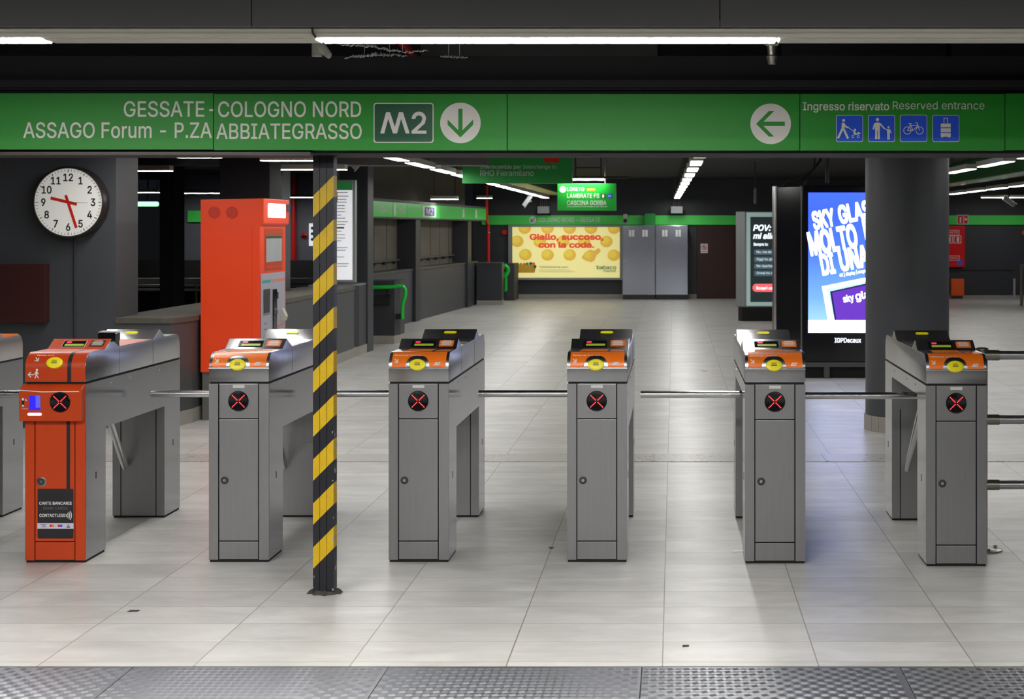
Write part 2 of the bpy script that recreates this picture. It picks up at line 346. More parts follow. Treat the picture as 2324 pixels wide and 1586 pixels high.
# lettering: outlines taken from the font that ships with Blender (built-in font as fallback)
FONT = None
try: FONT = bpy.data.fonts.load(os.path.join(bpy.utils.resource_path('LOCAL'), 'datafiles', 'fonts', 'Inter.woff2'))
except Exception: FONT = None
_G = {}
from mathutils.geometry import delaunay_2d_cdt
def glyphs(t, bold=0, shear=0):
    """outline letters as a clean flat mesh: all contours (and, for heavier strokes, shifted copies of them) merged by winding number"""
    key = (t, bold, shear)
    if key in _G: return _G[key]
    c = bpy.data.curves.new('lettering_source', 'FONT'); c.body = t; c.size = 1; c.shear = shear; c.resolution_u = 3
    if FONT: c.font = FONT
    c.fill_mode = 'NONE'
    o = bpy.data.objects.new('lettering_source', c); COL.objects.link(o)
    me = bpy.data.meshes.new_from_object(o.evaluated_get(bpy.context.evaluated_depsgraph_get()))
    co = [(v.co.x, v.co.y) for v in me.vertices]; nb = {}
    for e in me.edges:
        p, q = e.vertices; nb.setdefault(p, []).append(q); nb.setdefault(q, []).append(p)
    loops = []; seen = set()
    for st in range(len(co)):
        if st in seen or st not in nb: continue
        lp = [st]; seen.add(st); cur = nb[st][0] if nb[st][0] == st+1 or len(nb[st]) < 2 else nb[st][1]
        while cur not in seen:
            lp.append(cur); seen.add(cur); nx = [k for k in nb[cur] if k not in seen]
            if not nx: break
            cur = nx[0]
        if len(lp) > 2: loops.append([co[k] for k in lp])
    bpy.data.objects.remove(o); bpy.data.curves.remove(c); bpy.data.meshes.remove(me)
    sh = [(0, 0)]
    if bold > 0: b_ = bold/2; sh = [(b_, b_), (b_, -b_), (-b_, b_), (-b_, -b_), (b_*1.3, 0), (-b_*1.3, 0)]
    V = []; Fc = []; W = []
    for dx, dy in sh:
        for lp in loops:
            k = len(V); V += [Vector((x+dx, y+dy)) for x, y in lp]
            W.append(1 if sum(lp[i-1][0]*lp[i][1]-lp[i][0]*lp[i-1][1] for i in range(len(lp))) > 0 else -1)
            Fc.append(list(range(k, k+len(lp)))[::W[-1]])
    nv, ne, nf, ov, oe, of = delaunay_2d_cdt(V, [], Fc, 0, 1e-5)
    # a point is inside when, for any copy, the winding number of that copy's contours is not zero
    m = len(loops); keep = []
    for f, src in zip(nf, of):
        w = {}
        for k in src: w[k//m] = w.get(k//m, 0)+W[k]
        if any(w.values()):
            p, q, r_ = (nv[i] for i in f[:3])
            keep.append(tuple(f) if (q-p).cross(r_-p) > 0 else tuple(f)[::-1])
    _G[key] = ([(v.x, v.y) for v in nv], keep)
    return _G[key]
CAP = .727
CAP = max(p[1] for p in glyphs('H')[0])-min(p[1] for p in glyphs('H')[0])

def tag(o, label, cat, group=None, kind=None):
    o['label'] = label; o['category'] = cat
    if group: o['group'] = group
    if kind: o['kind'] = kind
    return o
def thing(name, label, cat, loc=(0, 0, 0), group=None, rz=0):
    o = bpy.data.objects.new(name, None); COL.objects.link(o); o.location = loc; o.rotation_euler = (0, 0, rz); o.empty_display_size = .1
    return tag(o, label, cat, group)
def struct(o): o['kind'] = 'structure'; return o
def copy_tree(o, parent=None):
    c = o.copy(); COL.objects.link(c)
    if parent: c.parent = parent
    for ch in o.children: copy_tree(ch, c)
    return c
FRONT = lambda x, y, z: Fr((x, y, z), (1, 0, 0), (0, 0, 1))      # a plane that faces the camera side (-Y)

# ------------------------------------------------------------------ floor, ceiling, outer walls
WX0, WX1, YB = -16.0, 13.0, 38.0
mb = MB()
mb.box(-4.82, WX1, 6.10, YB+.3, -.12, 0); mb.box(WX0, -4.82, 6.10, 13.5, -.12, 0); mb.box(WX0, WX1, -9, 4.0, -.12, 0)
struct(mb.build('floor', M['tiles']))
struct(MB().box(WX0, -4.82, 13.5, YB+.3, -2.62, -2.5).build('floor_stairwell', M['wall_dark']))
struct(MB().box(WX0, WX1, 7.5, YB+.3, 2.85, 2.97).build('ceiling', M['ceiling']))
struct(MB().box(WX0, WX1, -9, 7.5, 2.85, 2.97).build('ceiling_concourse', M['ceiling']))
struct(MB().box(WX1, WX1+.2, -9, YB+.3, -.12, 2.97).build('wall_right', M['wall']))
struct(MB().box(WX0-.2, WX0, -9, YB+.3, -2.62, 2.97).build('wall_left', M['wall_dark']))
struct(MB().box(WX0, WX1, -9.2, -9, -.12, 2.97).build('wall_rear', M['wall']))
struct(MB().box(-4.82, WX1, YB, YB+.2, 0, 2.85).build('wall_back', M['wall_dark']))
# worn expansion joint across the hall, and its short metal ends
struct(MB().box(-4.6, WX1, 11.43, 11.82, 0, .003).build('trim_1', M['joint']))
mb = MB()
for px in (1483, 1873): mb.box(X(px, 11.6)-.012, X(px, 11.6)+.012, 11.44, 11.81, .003, .006)
struct(mb.build('trim_2', M['dull_steel']))

# tread plates of chequered metal along the near edge
def tread_plate(x0, x1):
    mb = MB(); y0, y1 = 4.0, 6.085
    mb.box(x0+.002, x1-.002, y0, y1, -.02, 0)
    p = .031; q_ = .0375; ny0 = 5.45
    for j in range(int((y1-ny0)/q_)+1):
        for i in range(int((x1-x0)/p)+1):
            cx = x0+p*(i+.5); cy = y1-.015-q_*(j+.35)
            if cx > x1-.02: continue
            up = (i+j) % 2
            for k in range(-2, 3):
                d = Vector((1, .42 if up else -.42)).normalized(); q = Vector((-d.y, d.x))
                c = Vector((cx, cy))+q*k*.0050; a = c-d*.0138; b = c+d*.0138; h = q*.0017
                mb.add([(a.x-h.x, a.y-h.y, 0), (b.x-h.x, b.y-h.y, 0), (b.x+h.x, b.y+h.y, 0), (a.x+h.x, a.y+h.y, 0),
                        (a.x+d.x*.004, a.y+d.y*.004, .0011), (b.x-d.x*.004, b.y-d.y*.004, .0011)], [(0, 1, 5, 4), (1, 2, 5), (2, 3, 4, 5), (3, 0, 4)])
    return struct(mb.build('floor_plate', M['tread']))
M['tread'] = pbr('tread_plate', (.36, .37, .40, 1), .36, .9, .10, 4)
for a, b in ((-3.05, -2.07), (-2.07, -1.094), (-1.094, -.123), (-.123, .865), (.865, 1.84)): tread_plate(a, b)
struct(MB().box(-8, 8, 6.085, 6.10, -.02, -.002).build('trim_3', M['dark_metal']))

# ------------------------------------------------------------------ ceiling lamps
def strip_light(name, label, cx, cy, z, length, axis='y', wd=.13, mat='tube', group=None, lit=True, body='cream', rods=True):
    t = thing(name, label, 'ceiling light', (cx, cy, z), group, 0 if axis == 'x' else PI/2)
    h = length/2
    mb = MB(); mb.prism([(-wd/2-.012, .06), (-wd/2-.012, 0), (wd/2+.012, 0), (wd/2+.012, .06)], 'x', -h, h)
    mb.build('housing', M[body], t, .004)
    d = MB().prism([(-wd/2, -.004), (wd/2, -.004), (wd/2, .001), (-wd/2, .001)], 'x', -h+.004, h-.004)
    d.build('diffuser', M[mat] if lit else M[body], t)
    if rods:
        mb = MB()
        for a in (-.8, .8): mb.cyl((a*h, 0, .055), (a*h, 0, 2.86-z), .006, n=8)
        mb.build('hanger', M['conduit'], t)
    return t
ORD = ['first', 'second', 'third', 'fourth', 'fifth', 'sixth', 'seventh', 'eighth', 'ninth', 'tenth', 'eleventh', 'twelfth', 'thirteenth']
HID = 'ceiling row lights hidden behind the sign beam'
ZL = 2.385
def row(xa, ya, xb, yb, y0, step, length, y1, desc, grp, wd=.13, last=99):
    i = 0; y = y0; lst = []
    while y < y1:
        lst.append(y); y += step
    vis = [v for v in lst if v > 15.6]
    for v in lst:
        x = xa+(xb-xa)*(v-ya)/(yb-ya)
        if v in vis: strip_light('strip_light', f'{ORD[vis.index(v)]} strip light from the front in {desc}', x, v, ZL, length, wd=wd, group=grp)
        else: strip_light('strip_light', 'added ceiling strip light hidden behind the green sign beam', x, v, ZL, length, wd=wd, group=HID)
row(-2.83, 16, -2.97, 36, 8.56, 1.85, 1.36, 36.4, 'the row past the dark green hanging sign', 'row of lights past the hanging sign', .115)
row(.24, 17, .07, 36.9, 9.4, 1.95, 1.12, 36.9, 'the row over the hall middle', 'row of lights above the hall middle', .12)
row(3.53, 16, 3.53, 30, 9.0, 2.12, 1.50, 22, 'the upper row beside the thick column', 'upper row of lights right of the column', .11)
row(5.75, 26, 5.75, 33, 24.4, 1.95, 1.40, 33, 'the lower row beside the thick column', 'lower row of lights right of the column', .11)
for k, yy in enumerate((10.3, 12.3)):  # unseen strips added to brighten the ticket machine
    strip_light('strip_light', 'added ceiling strip light hidden behind the green sign beam', -4.3, yy, ZL, 1.62, wd=.13, group=HID)
strip_light('strip_light', 'long lit strip light beside the white camera on the far right', 7.75, 36.2, 2.38, 1.5, 'x')
strip_light('strip_light', 'lit strip light directly right of the clock column, high under the soffit', -6.6, 18.5, 2.35, 1.5, 'x')
strip_light('strip_light', 'lower of the two lit strip lights left of the striped post', -4.35, 18.3, 2.355, 1.15, 'x')
strip_light('strip_light', 'upper of the two lit strip lights left of the striped post', -3.78, 15.75, 2.35, .62, 'x')
strip_light('strip_light', 'lit strip light right above the left end of the orange ticket machine', -4.52, 15.1, 2.355, .42, 'x')
strip_light('strip_light', 'far lit strip light just left of the orange ticket machine top', -9.6, 32.6, 2.40, 1.6, 'x')
strip_light('strip_light', 'far lit strip light just right of the orange ticket machine top', -7.8, 32.6, 2.315, 1.3, 'x')
strip_light('strip_light', 'lit double strip light above the long green band on the left', X(1009, 30), 30, Z(452, 30), .50, 'x', .2)
strip_light('strip_light', 'small lit strip light beside the top of the thin red pipe', X(1097, 36), 36.2, Z(450, 36.2), .35, 'x')
strip_light('strip_light', 'short dim strip light just above the glowing green-white sign', X(330, 27.6), 27.6, Z(437, 27.6), .5, 'x')
# near row along the fascia: lit and unlit fittings
def near_light(x0, x1, lit, label):
    return strip_light('strip_light', label, (x0+x1)/2, 5.26, 2.302, x1-x0, 'x', .10, 'tube_near', lit=lit, rods=False)
near_light(-1.168, .339, True, 'long glowing strip light along the top of the picture')
near_light(-3.60, -2.075, True, 'glowing strip light at the top left corner of the picture')
near_light(-2.07, -1.172, False, 'unlit strip light between the two glowing ones at the top')
near_light(.343, 1.85, False, 'unlit strip light at the top right of the picture')
t = thing('ceiling_rail', 'cream metal rail carrying the strip lights under the grey fascia', 'rail', (0, 5.19, 2.333))
MB().box(-5, 5, -.004, .004, -.030, .0).box(-5, 5, -.008, -.004, -.022, -.016).build('rail_body', M['cream'], t, .002)
# unseen lights added on the viewer's side to brighten gates and near floor
for xx in (-4.6, -2.9, -1.2, .5, 2.2, 3.9):
    for yy in (3.6, 1.0): strip_light('strip_light', 'added unseen ceiling strip light over the near concourse', xx, yy, 2.5, 1.5, 'x', .13, 'tube', group='added concourse lights out of view')
# fascia panels above the near lamps
for k in range(-3, 4):
    x0 = -1.37+1.518*k
    struct(MB().box(x0+.0015, x0+1.5165, 5.15, 5.18, 2.3335, 2.85).build('ceiling_fascia', M['fascia'], None, .002))

# ------------------------------------------------------------------ the black beam and its green sign panels
YS = 7.0
struct(MB().box(-8, 8, 7.06, 7.50, 2.012, 2.445).build('trim_beam', M['beam_black']))
struct(MB().box(-8, 8, 7.0, 7.06, 2.300, 2.335).box(-8, 8, 7.02, 7.06, 2.290, 2.30).build('trim_4', M['beam_black'], None, .003))
struct(MB().box(-8, X(705, 7), 6.995, 7.06, 2.004, 2.0165).build('trim_5', M['trim_brown']))
SB, ST = Z(341, YS), Z(213, YS)
def sign_panel(x0, x1, label, dz=0):
    t = thing('direction_sign', label, 'sign', (x0, YS, SB+dz))
    MB().box(.0015, x1-x0-.0015, 0, .05, 0, ST-SB).build('board', M['green_sign'], t, .0015)
    return t, FRONT(0, 0, 0), (lambda px: X(px, YS)-x0), (lambda py: Z(py, YS)-SB-dz)
def circle_arrow(mb, F, u, v, r, d):
    # arrow in a round field; d = angle of pointing
    c, s = math.cos(d), math.sin(d)
    R = lambda a, b: (u+r*(a*c-b*s), v+r*(a*s+b*c))
    mb.disc(F, u, v, r, .001, 0, 64)
    mb.poly(F, [R(-.70, .105), R(-.70, -.105), R(.45, -.105), R(.45, .105)], .0016, 1)
    for sg in (1, -1): mb.poly(F, [R(.72, 0), R(.44, 0) if 0 else R(.40, 0), R(-.16, sg*.62-sg*.0), R(.09, sg*.62)][::sg] if 0 else [R(.72, 0), R(.09, sg*.63), R(-.17, sg*.63), R(.46, 0)], .0016, 1)
t, F, U, V = sign_panel(X(-250, YS), X(484.5, YS), 'green sign panel reading GESSATE and ASSAGO Forum at the left', .003)
mb = MB(); mb.text(F, 'GESSATE', U(281), V(264.5), .0665, U(464)-U(281), bold=.012).text(F, '-', U(475), V(264.5), .0665, U(484)-U(475), bold=.012)
mb.text(F, 'ASSAGO Forum - P.ZA', U(53), V(312.5), .0665, U(481)-U(53), bold=.012); mb.build('lettering', M['sign_line'], t)
t, F, U, V = sign_panel(X(484.5, YS), X(1151, YS), 'green sign panel with M2 badge and white down arrow')
mb = MB(); mb.text(F, 'COLOGNO NORD', U(495), V(265), .0665, U(820)-U(495), bold=.012).text(F, 'ABBIATEGRASSO', U(491), V(315), .0665, U(821)-U(491), bold=.012)
mb.build('lettering', M['sign_line'], t)
mb = MB(); mb.rrect(F, U(848), V(324), U(984), V(233.5), .012, .001, 0).rrect(F, U(850.2), V(321.8), U(981.8), V(235.7), .010, .0016, 1)
k = lambda zx: U(830+zx/8.3); kk = lambda zy: V(220+zy/8.3)
for P4 in ([(275, 688), (385, 287), (460, 287), (350, 688)], [(385, 287), (460, 287), (590, 688), (515, 688)], [(515, 688), (628, 287), (703, 287), (592, 688)], [(628, 287), (703, 287), (830, 688), (755, 688)]):
    mb.poly(F, [(k(a), kk(b)) for a, b in P4][::-1], .0022+P4[0][0]*4e-7, 0)
mb.arc(F, k(1003), kk(412), (k(1100)-k(1000)), (k(1138)-k(1068)), -2, 180, .0022, 0)
pts = []
cx, cy, R0 = k(1003), kk(412), (k(1100)-k(903))
mb.v  # 2: bowl, slant and foot
mb.poly(F, [(k(1137), kk(410)), (k(1068), kk(410)), (k(1048), kk(475)), (k(1115), kk(500))][::-1], .0024, 0)
mb.poly(F, [(k(1115), kk(500)), (k(1048), kk(475)), (k(866), kk(640)), (k(960), kk(640))][::-1], .0026, 0)
mb.rect(F, k(866), kk(692), k(1146), kk(634), .0028, 0)
mb.build('line_badge', [M['sign_line'], M['green_dark']], t)
mb = MB(); circle_arrow(mb, F, U(1045), V(279), U(1091)-U(1045), -PI/2); mb.build('arrow_roundel', [M['sign_line'], M['green_sign']], t)
t, F, U, V = sign_panel(X(1151, YS), X(1815.5, YS), 'green sign panel, blank except a white left arrow')
mb = MB(); circle_arrow(mb, F, U(1749), V(281), U(1795)-U(1749), PI); mb.build('arrow_roundel', [M['sign_line'], M['green_sign']], t)
t, F, U, V = sign_panel(X(1815.5, YS), X(2281, YS), 'green sign panel reading Ingresso riservato with four blue pictograms')
mb = MB(); mb.text(F, 'Ingresso riservato', U(1822), V(250), .0345, U(2018)-U(1822), bold=.02).text(F, 'Reserved entrance', U(2026), V(248), .0345, U(2234)-U(2026), bold=-.014)
mb.build('lettering', M['sign_line'], t)
def picto(px0, px1, kind):
    mb = MB(); s = U(px1)-U(px0); G = Fr(F(U(px0), V(322)), F.u, F.v)
    mb.rrect(G, 0, 0, s, s, s*.07, .001, 0).rrect(G, s*.018, s*.018, s*.982, s*.982, s*.06, .0016, 1)
    c = lambda u, v, r: mb.disc(G, u*s, v*s, r*s, .0022, 0, 20)
    l = lambda a, b, wd: mb.line(G, (a[0]*s, a[1]*s), (b[0]*s, b[1]*s), wd*s, .0022, 0)
    p = lambda pts: mb.poly(G, [(a*s, b*s) for a, b in pts], .0022, 0)
    ring = lambda u, v, r, wd: mb.arc(G, u*s, v*s, r*s, wd*s, 0, 360, .0022, 0)
    if kind == 'pram':
        c(.28, .80, .055); p([(.20, .50), (.31, .46), (.32, .70), (.25, .72), (.21, .70)]); l((.29, .66), (.36, .56), .07); l((.36, .56), (.47, .53), .06)
        l((.24, .50), (.08, .16), .08); l((.27, .50), (.43, .15), .08); c(.08, .16, .04); c(.43, .15, .04)
        l((.48, .52), (.66, .38), .025); c(.70, .45, .042); p([(.66, .26), (.78, .28), (.68, .42), (.64, .38)]); l((.68, .27), (.90, .32), .04); l((.80, .30), (.84, .36), .05)
        ring(.62, .20, .04, .02); ring(.82, .20, .04, .02)
    if kind == 'child':
        c(.35, .83, .06); p([(.25, .68), (.28, .72), (.42, .72), (.45, .68), (.44, .42), (.26, .42)]); l((.25, .68), (.19, .46), .06); l((.44, .68), (.60, .50), .055); l((.60, .50), (.70, .45), .035)
        l((.302, .44), (.302, .10), .075); l((.398, .44), (.398, .10), .075)
        c(.76, .54, .042); p([(.70, .47), (.80, .47), (.81, .30), (.71, .30)]); l((.80, .46), (.86, .32), .04); l((.735, .32), (.735, .09), .045); l((.785, .32), (.785, .09), .045)
    if kind == 'bike':
        ring(.27, .42, .135, .024); ring(.72, .42, .135, .024)
        for a, b in (((.27, .42), (.40, .62)), ((.40, .62), (.47, .42)), ((.27, .42), (.47, .42)), ((.47, .42), (.66, .60)), ((.39, .60), (.65, .62)), ((.72, .42), (.63, .70)), ((.63, .70), (.57, .71)), ((.36, .66), (.38, .56))): l(a, b, .026)
        l((.32, .67), (.44, .67), .034)
    if kind == 'case':
        for a, b in (((.43, .70), (.43, .88)), ((.56, .70), (.56, .88)), ((.42, .88), (.57, .88))): l(a, b, .025)
        mb.rect(G, .31*s, .54*s, .68*s, .68*s, .0022, 0).rect(G, .31*s, .36*s, .68*s, .51*s, .0022, 0).rect(G, .31*s, .19*s, .68*s, .33*s, .0022, 0)
        p([(.36, .15), (.42, .19), (.32, .19)]); p([(.62, .15), (.67, .19), (.57, .19)][::1])
    mb.build('pictogram', [M['sign_line'], M['sign_blue']], t)
picto(1897.5, 1958.5, 'pram'); picto(1970, 2031, 'child'); picto(2042.5, 2104, 'bike'); picto(2116, 2177, 'case')
sign_panel(X(2281, YS), X(2950, YS), 'darker green sign panel at the right end of the beam', .002)

# in the dark gap above the beam: grey duct panels, a red sprinkler drop, torn foil
struct(MB().box(-8, 8, 7.36, 7.50, 2.445, 2.97).build('wall_over_beam', M['beam_black']))
struct(MB().box(X(955, 7.3), X(1492, 7.3), 7.30, 7.36, 2.445, 2.85).build('wall_recess', M['ceiling_grey']))
struct(MB().box(X(1775, 7.3), X(2150, 7.3), 7.32, 7.36, 2.445, 2.85).build('wall_recess_right', M['wall_dark']))
struct(MB().box(X(2160, 7.3), X(2600, 7.3), 7.30, 7.36, 2.445, 2.85).build('wall_recess_far_right', M['wall']))
t = thing('sprinkler', 'red sprinkler drop with a clear nozzle hanging above the white left arrow', 'sprinkler', (X(1752, 6.1), 6.1, 2.85))
mb = MB(); mb.cyl((.01, 0, 0), (.01, 0, -.36), .014).cyl((.01, 0, -.36), (0, 0, -.455), .021, .017); mb.build('pipe', M['red_pipe'], t, smooth=40)
mb = MB(); mb.lathe(Fr((0, 0, -.455), (1, 0, 0), (0, -1, 0)), [(.02, 0), (.03, .008), (.02, .016), (.016, .05), (.022, .055), (.014, .085)], 20); mb.build('nozzle', M['dull_steel'], t, smooth=40)
def torn(px0, px1, pyf, Y, th, label):
    mb = MB(); n = 60; top = []; bot = []
    for i in range(n+1):
        px = px0+(px1-px0)*i/n; py = pyf(i/n)
        x = X(px, Y); z = Z(py, Y)+random.uniform(-.004, .004)
        a = th*(.25+random.random())*math.sin(PI*min(1, max(.04, i/n)))**.5
        top.append((x, Y, z+a*.5, Y+.02)); bot.append((x, Y-.004*random.random(), z-a*.5, Y+.016))
    for i in range(n):
        a, b, c, d = bot[i], bot[i+1], top[i+1], top[i]
        mb.add([(a[0], a[1], a[2]), (b[0], b[1], b[2]), (c[0], c[1]+.012*random.random(), c[2]), (d[0], d[1]+.012*random.random(), d[2]),
                (a[0], a[1]+.02, a[2]), (b[0], b[1]+.02, b[2]), (c[0], c[1]+.03, c[2]), (d[0], d[1]+.03, d[2])], [(0, 1, 2, 3), (7, 6, 5, 4), (0, 4, 5, 1), (3, 2, 6, 7)])
    for i in (int(n*.3), int(n*.7)): mb.cyl((top[i][0], Y+.02, top[i][2]), (top[i][0], Y+.03, 2.86), .0015, n=6)
    return tag(mb.build('torn_foil', M['foil']), label, 'foil', 'torn foil above the sign beam')
torn(770, 972, lambda s: 100+9*s+7*max(0, math.sin(s*5-2)) + 4*s, 6.5, .010, 'upper ragged strip of silvery foil below the long lamp')
torn(782, 925, lambda s: 130-8*math.sin(s*PI*.8)+2*s, 6.9, .014, 'lower ragged strip of silvery foil resting on the black beam')
torn(998, 1060, lambda s: 127+3*s, 6.9, .008, 'short ragged strip of silvery foil at the right, on the black beam')
mb = MB()
for i in range(7): mb.ball((X(722+i*4, 6.0), 6.0, Z(100+i*4, 6.0)), .022-.0015*i, 10, 0, (.9, .5, 1.2))
mb.cyl((X(718, 6.0), 6.01, 2.33), (X(716, 6.0), 6.02, 2.86), .02, n=10)
tag(mb.build('lagging', M['fluff'], None, smooth=60), 'frayed grey pipe lagging hanging at the left end of the glowing lamp', 'lagging')
tag(MB().tube([(X(709, 5.17), 5.175, 2.40), (X(709, 5.17), 5.17, Z(68, 5.17)), (X(711, 5.17), 5.165, Z(76, 5.17)), (X(718, 5.17), 5.17, Z(86, 5.17))], .004).build('cable', M['conduit'], None, smooth=60),
    'short black cable looping down to the left end of the glowing lamp', 'cable')
tag(MB().tube([(X(895, 7.2), 7.2, 2.86), (X(912, 7.2), 7.2, Z(98, 7.2)), (X(945, 7.22), 7.22, 2.44)], .022).build('pipe', M['red_pipe'], None, smooth=60), 'faint red pipe in the gap above the torn foil', 'pipe')

# ------------------------------------------------------------------ striped post
PZ0 = 0; PPER = .2012
PXC = X(733.5, 7.28)
PZ0 = Z(1291, 7.28)+.0474
M['stripes'] = stripe_mat()
t = thing('striped_post', 'square steel post with black and yellow hazard stripes', 'post', (PXC, 7.32, 0))
mb = MB(); pw = .0474
mb.box(-pw, pw, -.033, .035, .02, 2.012)
for a, b in ((-pw, -.0168), (-.0152, .0152), (.0168, pw)): mb.box(a, b, -.040, -.033, .02, 2.012)
mb.build('shaft', M['stripes'], t, .0016)
mb = MB(); n = 26
vs = [(0, 0, .028)]
for i in range(n):
    a = 2*PI*i/n; r = .066+random.uniform(-.012, .016); vs.append((r*math.cos(a)*1.05, r*math.sin(a)*.8, .0)); vs.append((r*.86*math.cos(a)*1.02, r*.86*math.sin(a)*.8, .016+random.uniform(-.004, .006)))
fs = []
for i in range(n):
    j = (i+1) % n; fs += [(1+2*i, 1+2*j, 2+2*j, 2+2*i), (2+2*i, 2+2*j, 0)]
mb.add(vs, fs); mb.build('mortar_base', M['mortar'], t, smooth=50)

# ------------------------------------------------------------------ ticket gates
GW, GL = .302, 1.53
def curve(th, off=0):
    c, s = math.cos(th), math.sin(th)
    return (.08*(1-c)-c*off, .977+.076*s+s*off)
def head_profile():
    P = [(.0, .908), (0, .977)]+[curve(math.radians(a)) for a in range(8, 91, 8)]+[(.285, 1.0525), (.372, 1.099), (.487, 1.0505)]
    Q = [(GL-a, b) for a, b in P]
    return P+Q[::-1]
def on_curve(x0, x1, lo, hi, off, step=.0015, k=12):
    mb = MB(); n = max(2, int((x1-x0)/step)); vs = []; fs = []; m = k+1
    for i in range(n+1):
        x = x0+(x1-x0)*i/n; a, b = lo(x), hi(x)
        for j in range(m):
            y, z = curve(a+(b-a)*j/k, off); vs.append((x, y, z))
    for i in range(n):
        for j in range(k): fs.append((i*m+j, (i+1)*m+j, (i+1)*m+j+1, i*m+j+1))
    return mb.add(vs, fs)
def curve_map(mb, x_c, th_c, off, draw, mi=0):
    """draw flat shapes in (u = metres across, v = metres up the curved front) and wrap them on it"""
    tmp = MB(); draw(tmp, Fr((0, 0, 0), (1, 0, 0), (0, 1, 0)))
    out = []
    for (u, v, n) in tmp.v:
        y, z = curve(min(th_c+v/.078, PI/2), off); out.append((x_c+u, y, z))
    return mb.add(out, tmp.f, mi)
WF = lambda: Fr((0, .285, 1.0525), (1, 0, 0), (0, .087, .0465))
RF = lambda: Fr((0, GL-.487, 1.0505), (1, 0, 0), (0, .115, .0485))
def make_gate(label, orange=False):
    t = thing('ticket_gate', label, 'ticket gate', (0, 0, 0), 'ticket gates')
    fm = M['orange'] if orange else M['steel_front']
    # front pedestal with a dark front core seen through the panel gaps
    mb = MB(); mb.box(0, GW, .012, .287, .012, .897, 0, 1).box(0, .0465, .0, .012, .012, .897, 2).box(.2525, GW, 0, .012, .012, .897, 2).box(.004, GW-.004, .006, .28, 0, .012, 1)
    mb.build('front_pedestal', [M['steel'], M['black'], fm], t)
    d = MB().box(.0515, .2475, .001, .011, .108, .718).build('access_door', fm, t, .0015)
    lx, lz = (.083, .407) if orange else (.080, .412)
    G = FRONT(lx, .001, lz); r = .024 if orange else .0195
    mb = MB().lathe(G, [(r, 0), (r, .003), (r*.8, .0045)], 32, 2 if orange else 0).lathe(G, [(r*.72, .004), (r*.7, .0065), (r*.5, .007)], 28, 0).lathe(G, [(.0075, .006), (.0075, .008)], 20, 1).rect(G, -.001, -.004, .001, .004, .0085, 0)
    mb.build('lock', [M['dark_metal'], M['chrome'], M['dull_steel']], d, smooth=30)
    MB().box(.0515, .2475, .001, .011, .014, .1025).build('kick_panel', fm, t, .0015)
    if not orange:
        s = MB().box(.0515, .2475, .001, .011, .7235, .897).build('signal_panel', fm, t, .0015)
        G = FRONT(.149, .001, .8105)
        MB().lathe(G, [(.0515, 0), (.0515, .003), (.049, .005), (.047, .0045)], 48).build('signal_lamp', M['gloss_black'], s, smooth=30)
        MB().rect(FRONT(.15, .001, .884), -.0295, -.0075, .0295, .0075, .0009).build('nameplate', M['cam_white'], s)
        lamp = s
    else:
        mb = MB(); prof = [(.012, .897), (.0, .897), (-.040, .872), (-.045, .865), (-.040, .716), (.012, .716)]
        mb.prism(prof, 'x', -.014, .300)
        s = mb.build('card_terminal', M['orange'], t, .003)
        G = Fr((0, -.0435, .80), (1, 0, 0), (0, .005/.149*-1 if 0 else -.005, .149))
        MB().lathe(Fr(G(.193, .012), G.u, G.v), [(.0515, 0), (.0515, .003), (.049, .005), (.047, .0045)], 48).build('signal_lamp', M['gloss_black'], s, smooth=30)
        mb = MB().rect(G, .038, -.028, .071, .045, .0012, 0).rect(G, .071, -.016, .094, .045, .0012, 1).rect(G, .071, -.028, .094, -.016, .0012, 0); mb.build('reader_window', [M['blue_win'], M['blue_dim']], s)
        MB().rrect(G, .030, -.056, .100, -.042, .006, .002).build('led_bar', M['led_bar'], s)
        mb = MB(); mb.rrect(G, .002, -.012, .014, .034, .003, .001, 1).rect(G, .003, .020, .013, .033, .0016, 0).rect(G, .003, -.011, .013, -.002, .0016, 0)
        mb.line(G, (.018, .028), (.027, .020), .003, .001, 0).line(G, (.027, .020), (.020, .019), .003, .001, 0).text(G, 'Contactless', .001, -.024, .006, .031, mi=0); mb.build('phone_symbol', [M['white'], M['ink']], s)
        MB().line(Fr((0, -.0452, .866)), (-.014, .006), (.10, -.003), .004, .001).line(Fr((0, -.0452, .866)), (.10, -.003), (.288, -.001), .004, .001).build('edge_strip', M['white'], s)
        lamp = s
    # LED cross
    G0 = FRONT(.149, -.0045, .8105) if not orange else Fr(Fr((0, -.0435, .80), (1, 0, 0), (0, -.005, .149))(.193, .012, .0055), (1, 0, 0), (0, -.005, .149))
    mb = MB()
    for sx in (1, -1):
        for sy in (1, -1):
            for i in range(5):
                q = .0062+i*.0058; mb.disc(G0, sx*q, sy*q*.98, .0031, .0004, 0, 14).disc(G0, sx*q, sy*q*.98, .0014, .0008, 1, 10)
    mb.build('signal_cross', [M['led'], M['led_core']], lamp)
    if orange:
        mb = MB(); G = FRONT(0, .001, 0)
        mb.rect(G, .208, .372, .226, .716, .0012, 0); mb.build('black_stripe', M['sticker_black'], d)
        mb = MB(); mb.rrect(G, .063, .122, .243, .372, .008, .0016, 0)
        mb.text(G, 'CARTE BANCARIE', .153, .292, .0145, .164, 'C', .03, .0022, 1).text(G, 'BANK CARDS', .153, .267, .014, .122, 'C', 0, .0022, 2).text(G, 'CONTACTLESS', .072, .231, .0145, .130, 'L', .03, .0022, 1)
        for i in range(4): mb.arc(G, .198, .238, .010+i*.0085, .004, -38, 38, .0022, 1, 10)
        mb.rect(G, .062, .171, .244, .199, .0022, 3)
        mb.rect(G, .078, .1905, .108, .1935, .0028, 4).text(G, 'VISA', .084, .180, .007, .020, bold=.03, n=.0028, mi=4).rect(G, .078, .1755, .108, .177, .0028, 6)
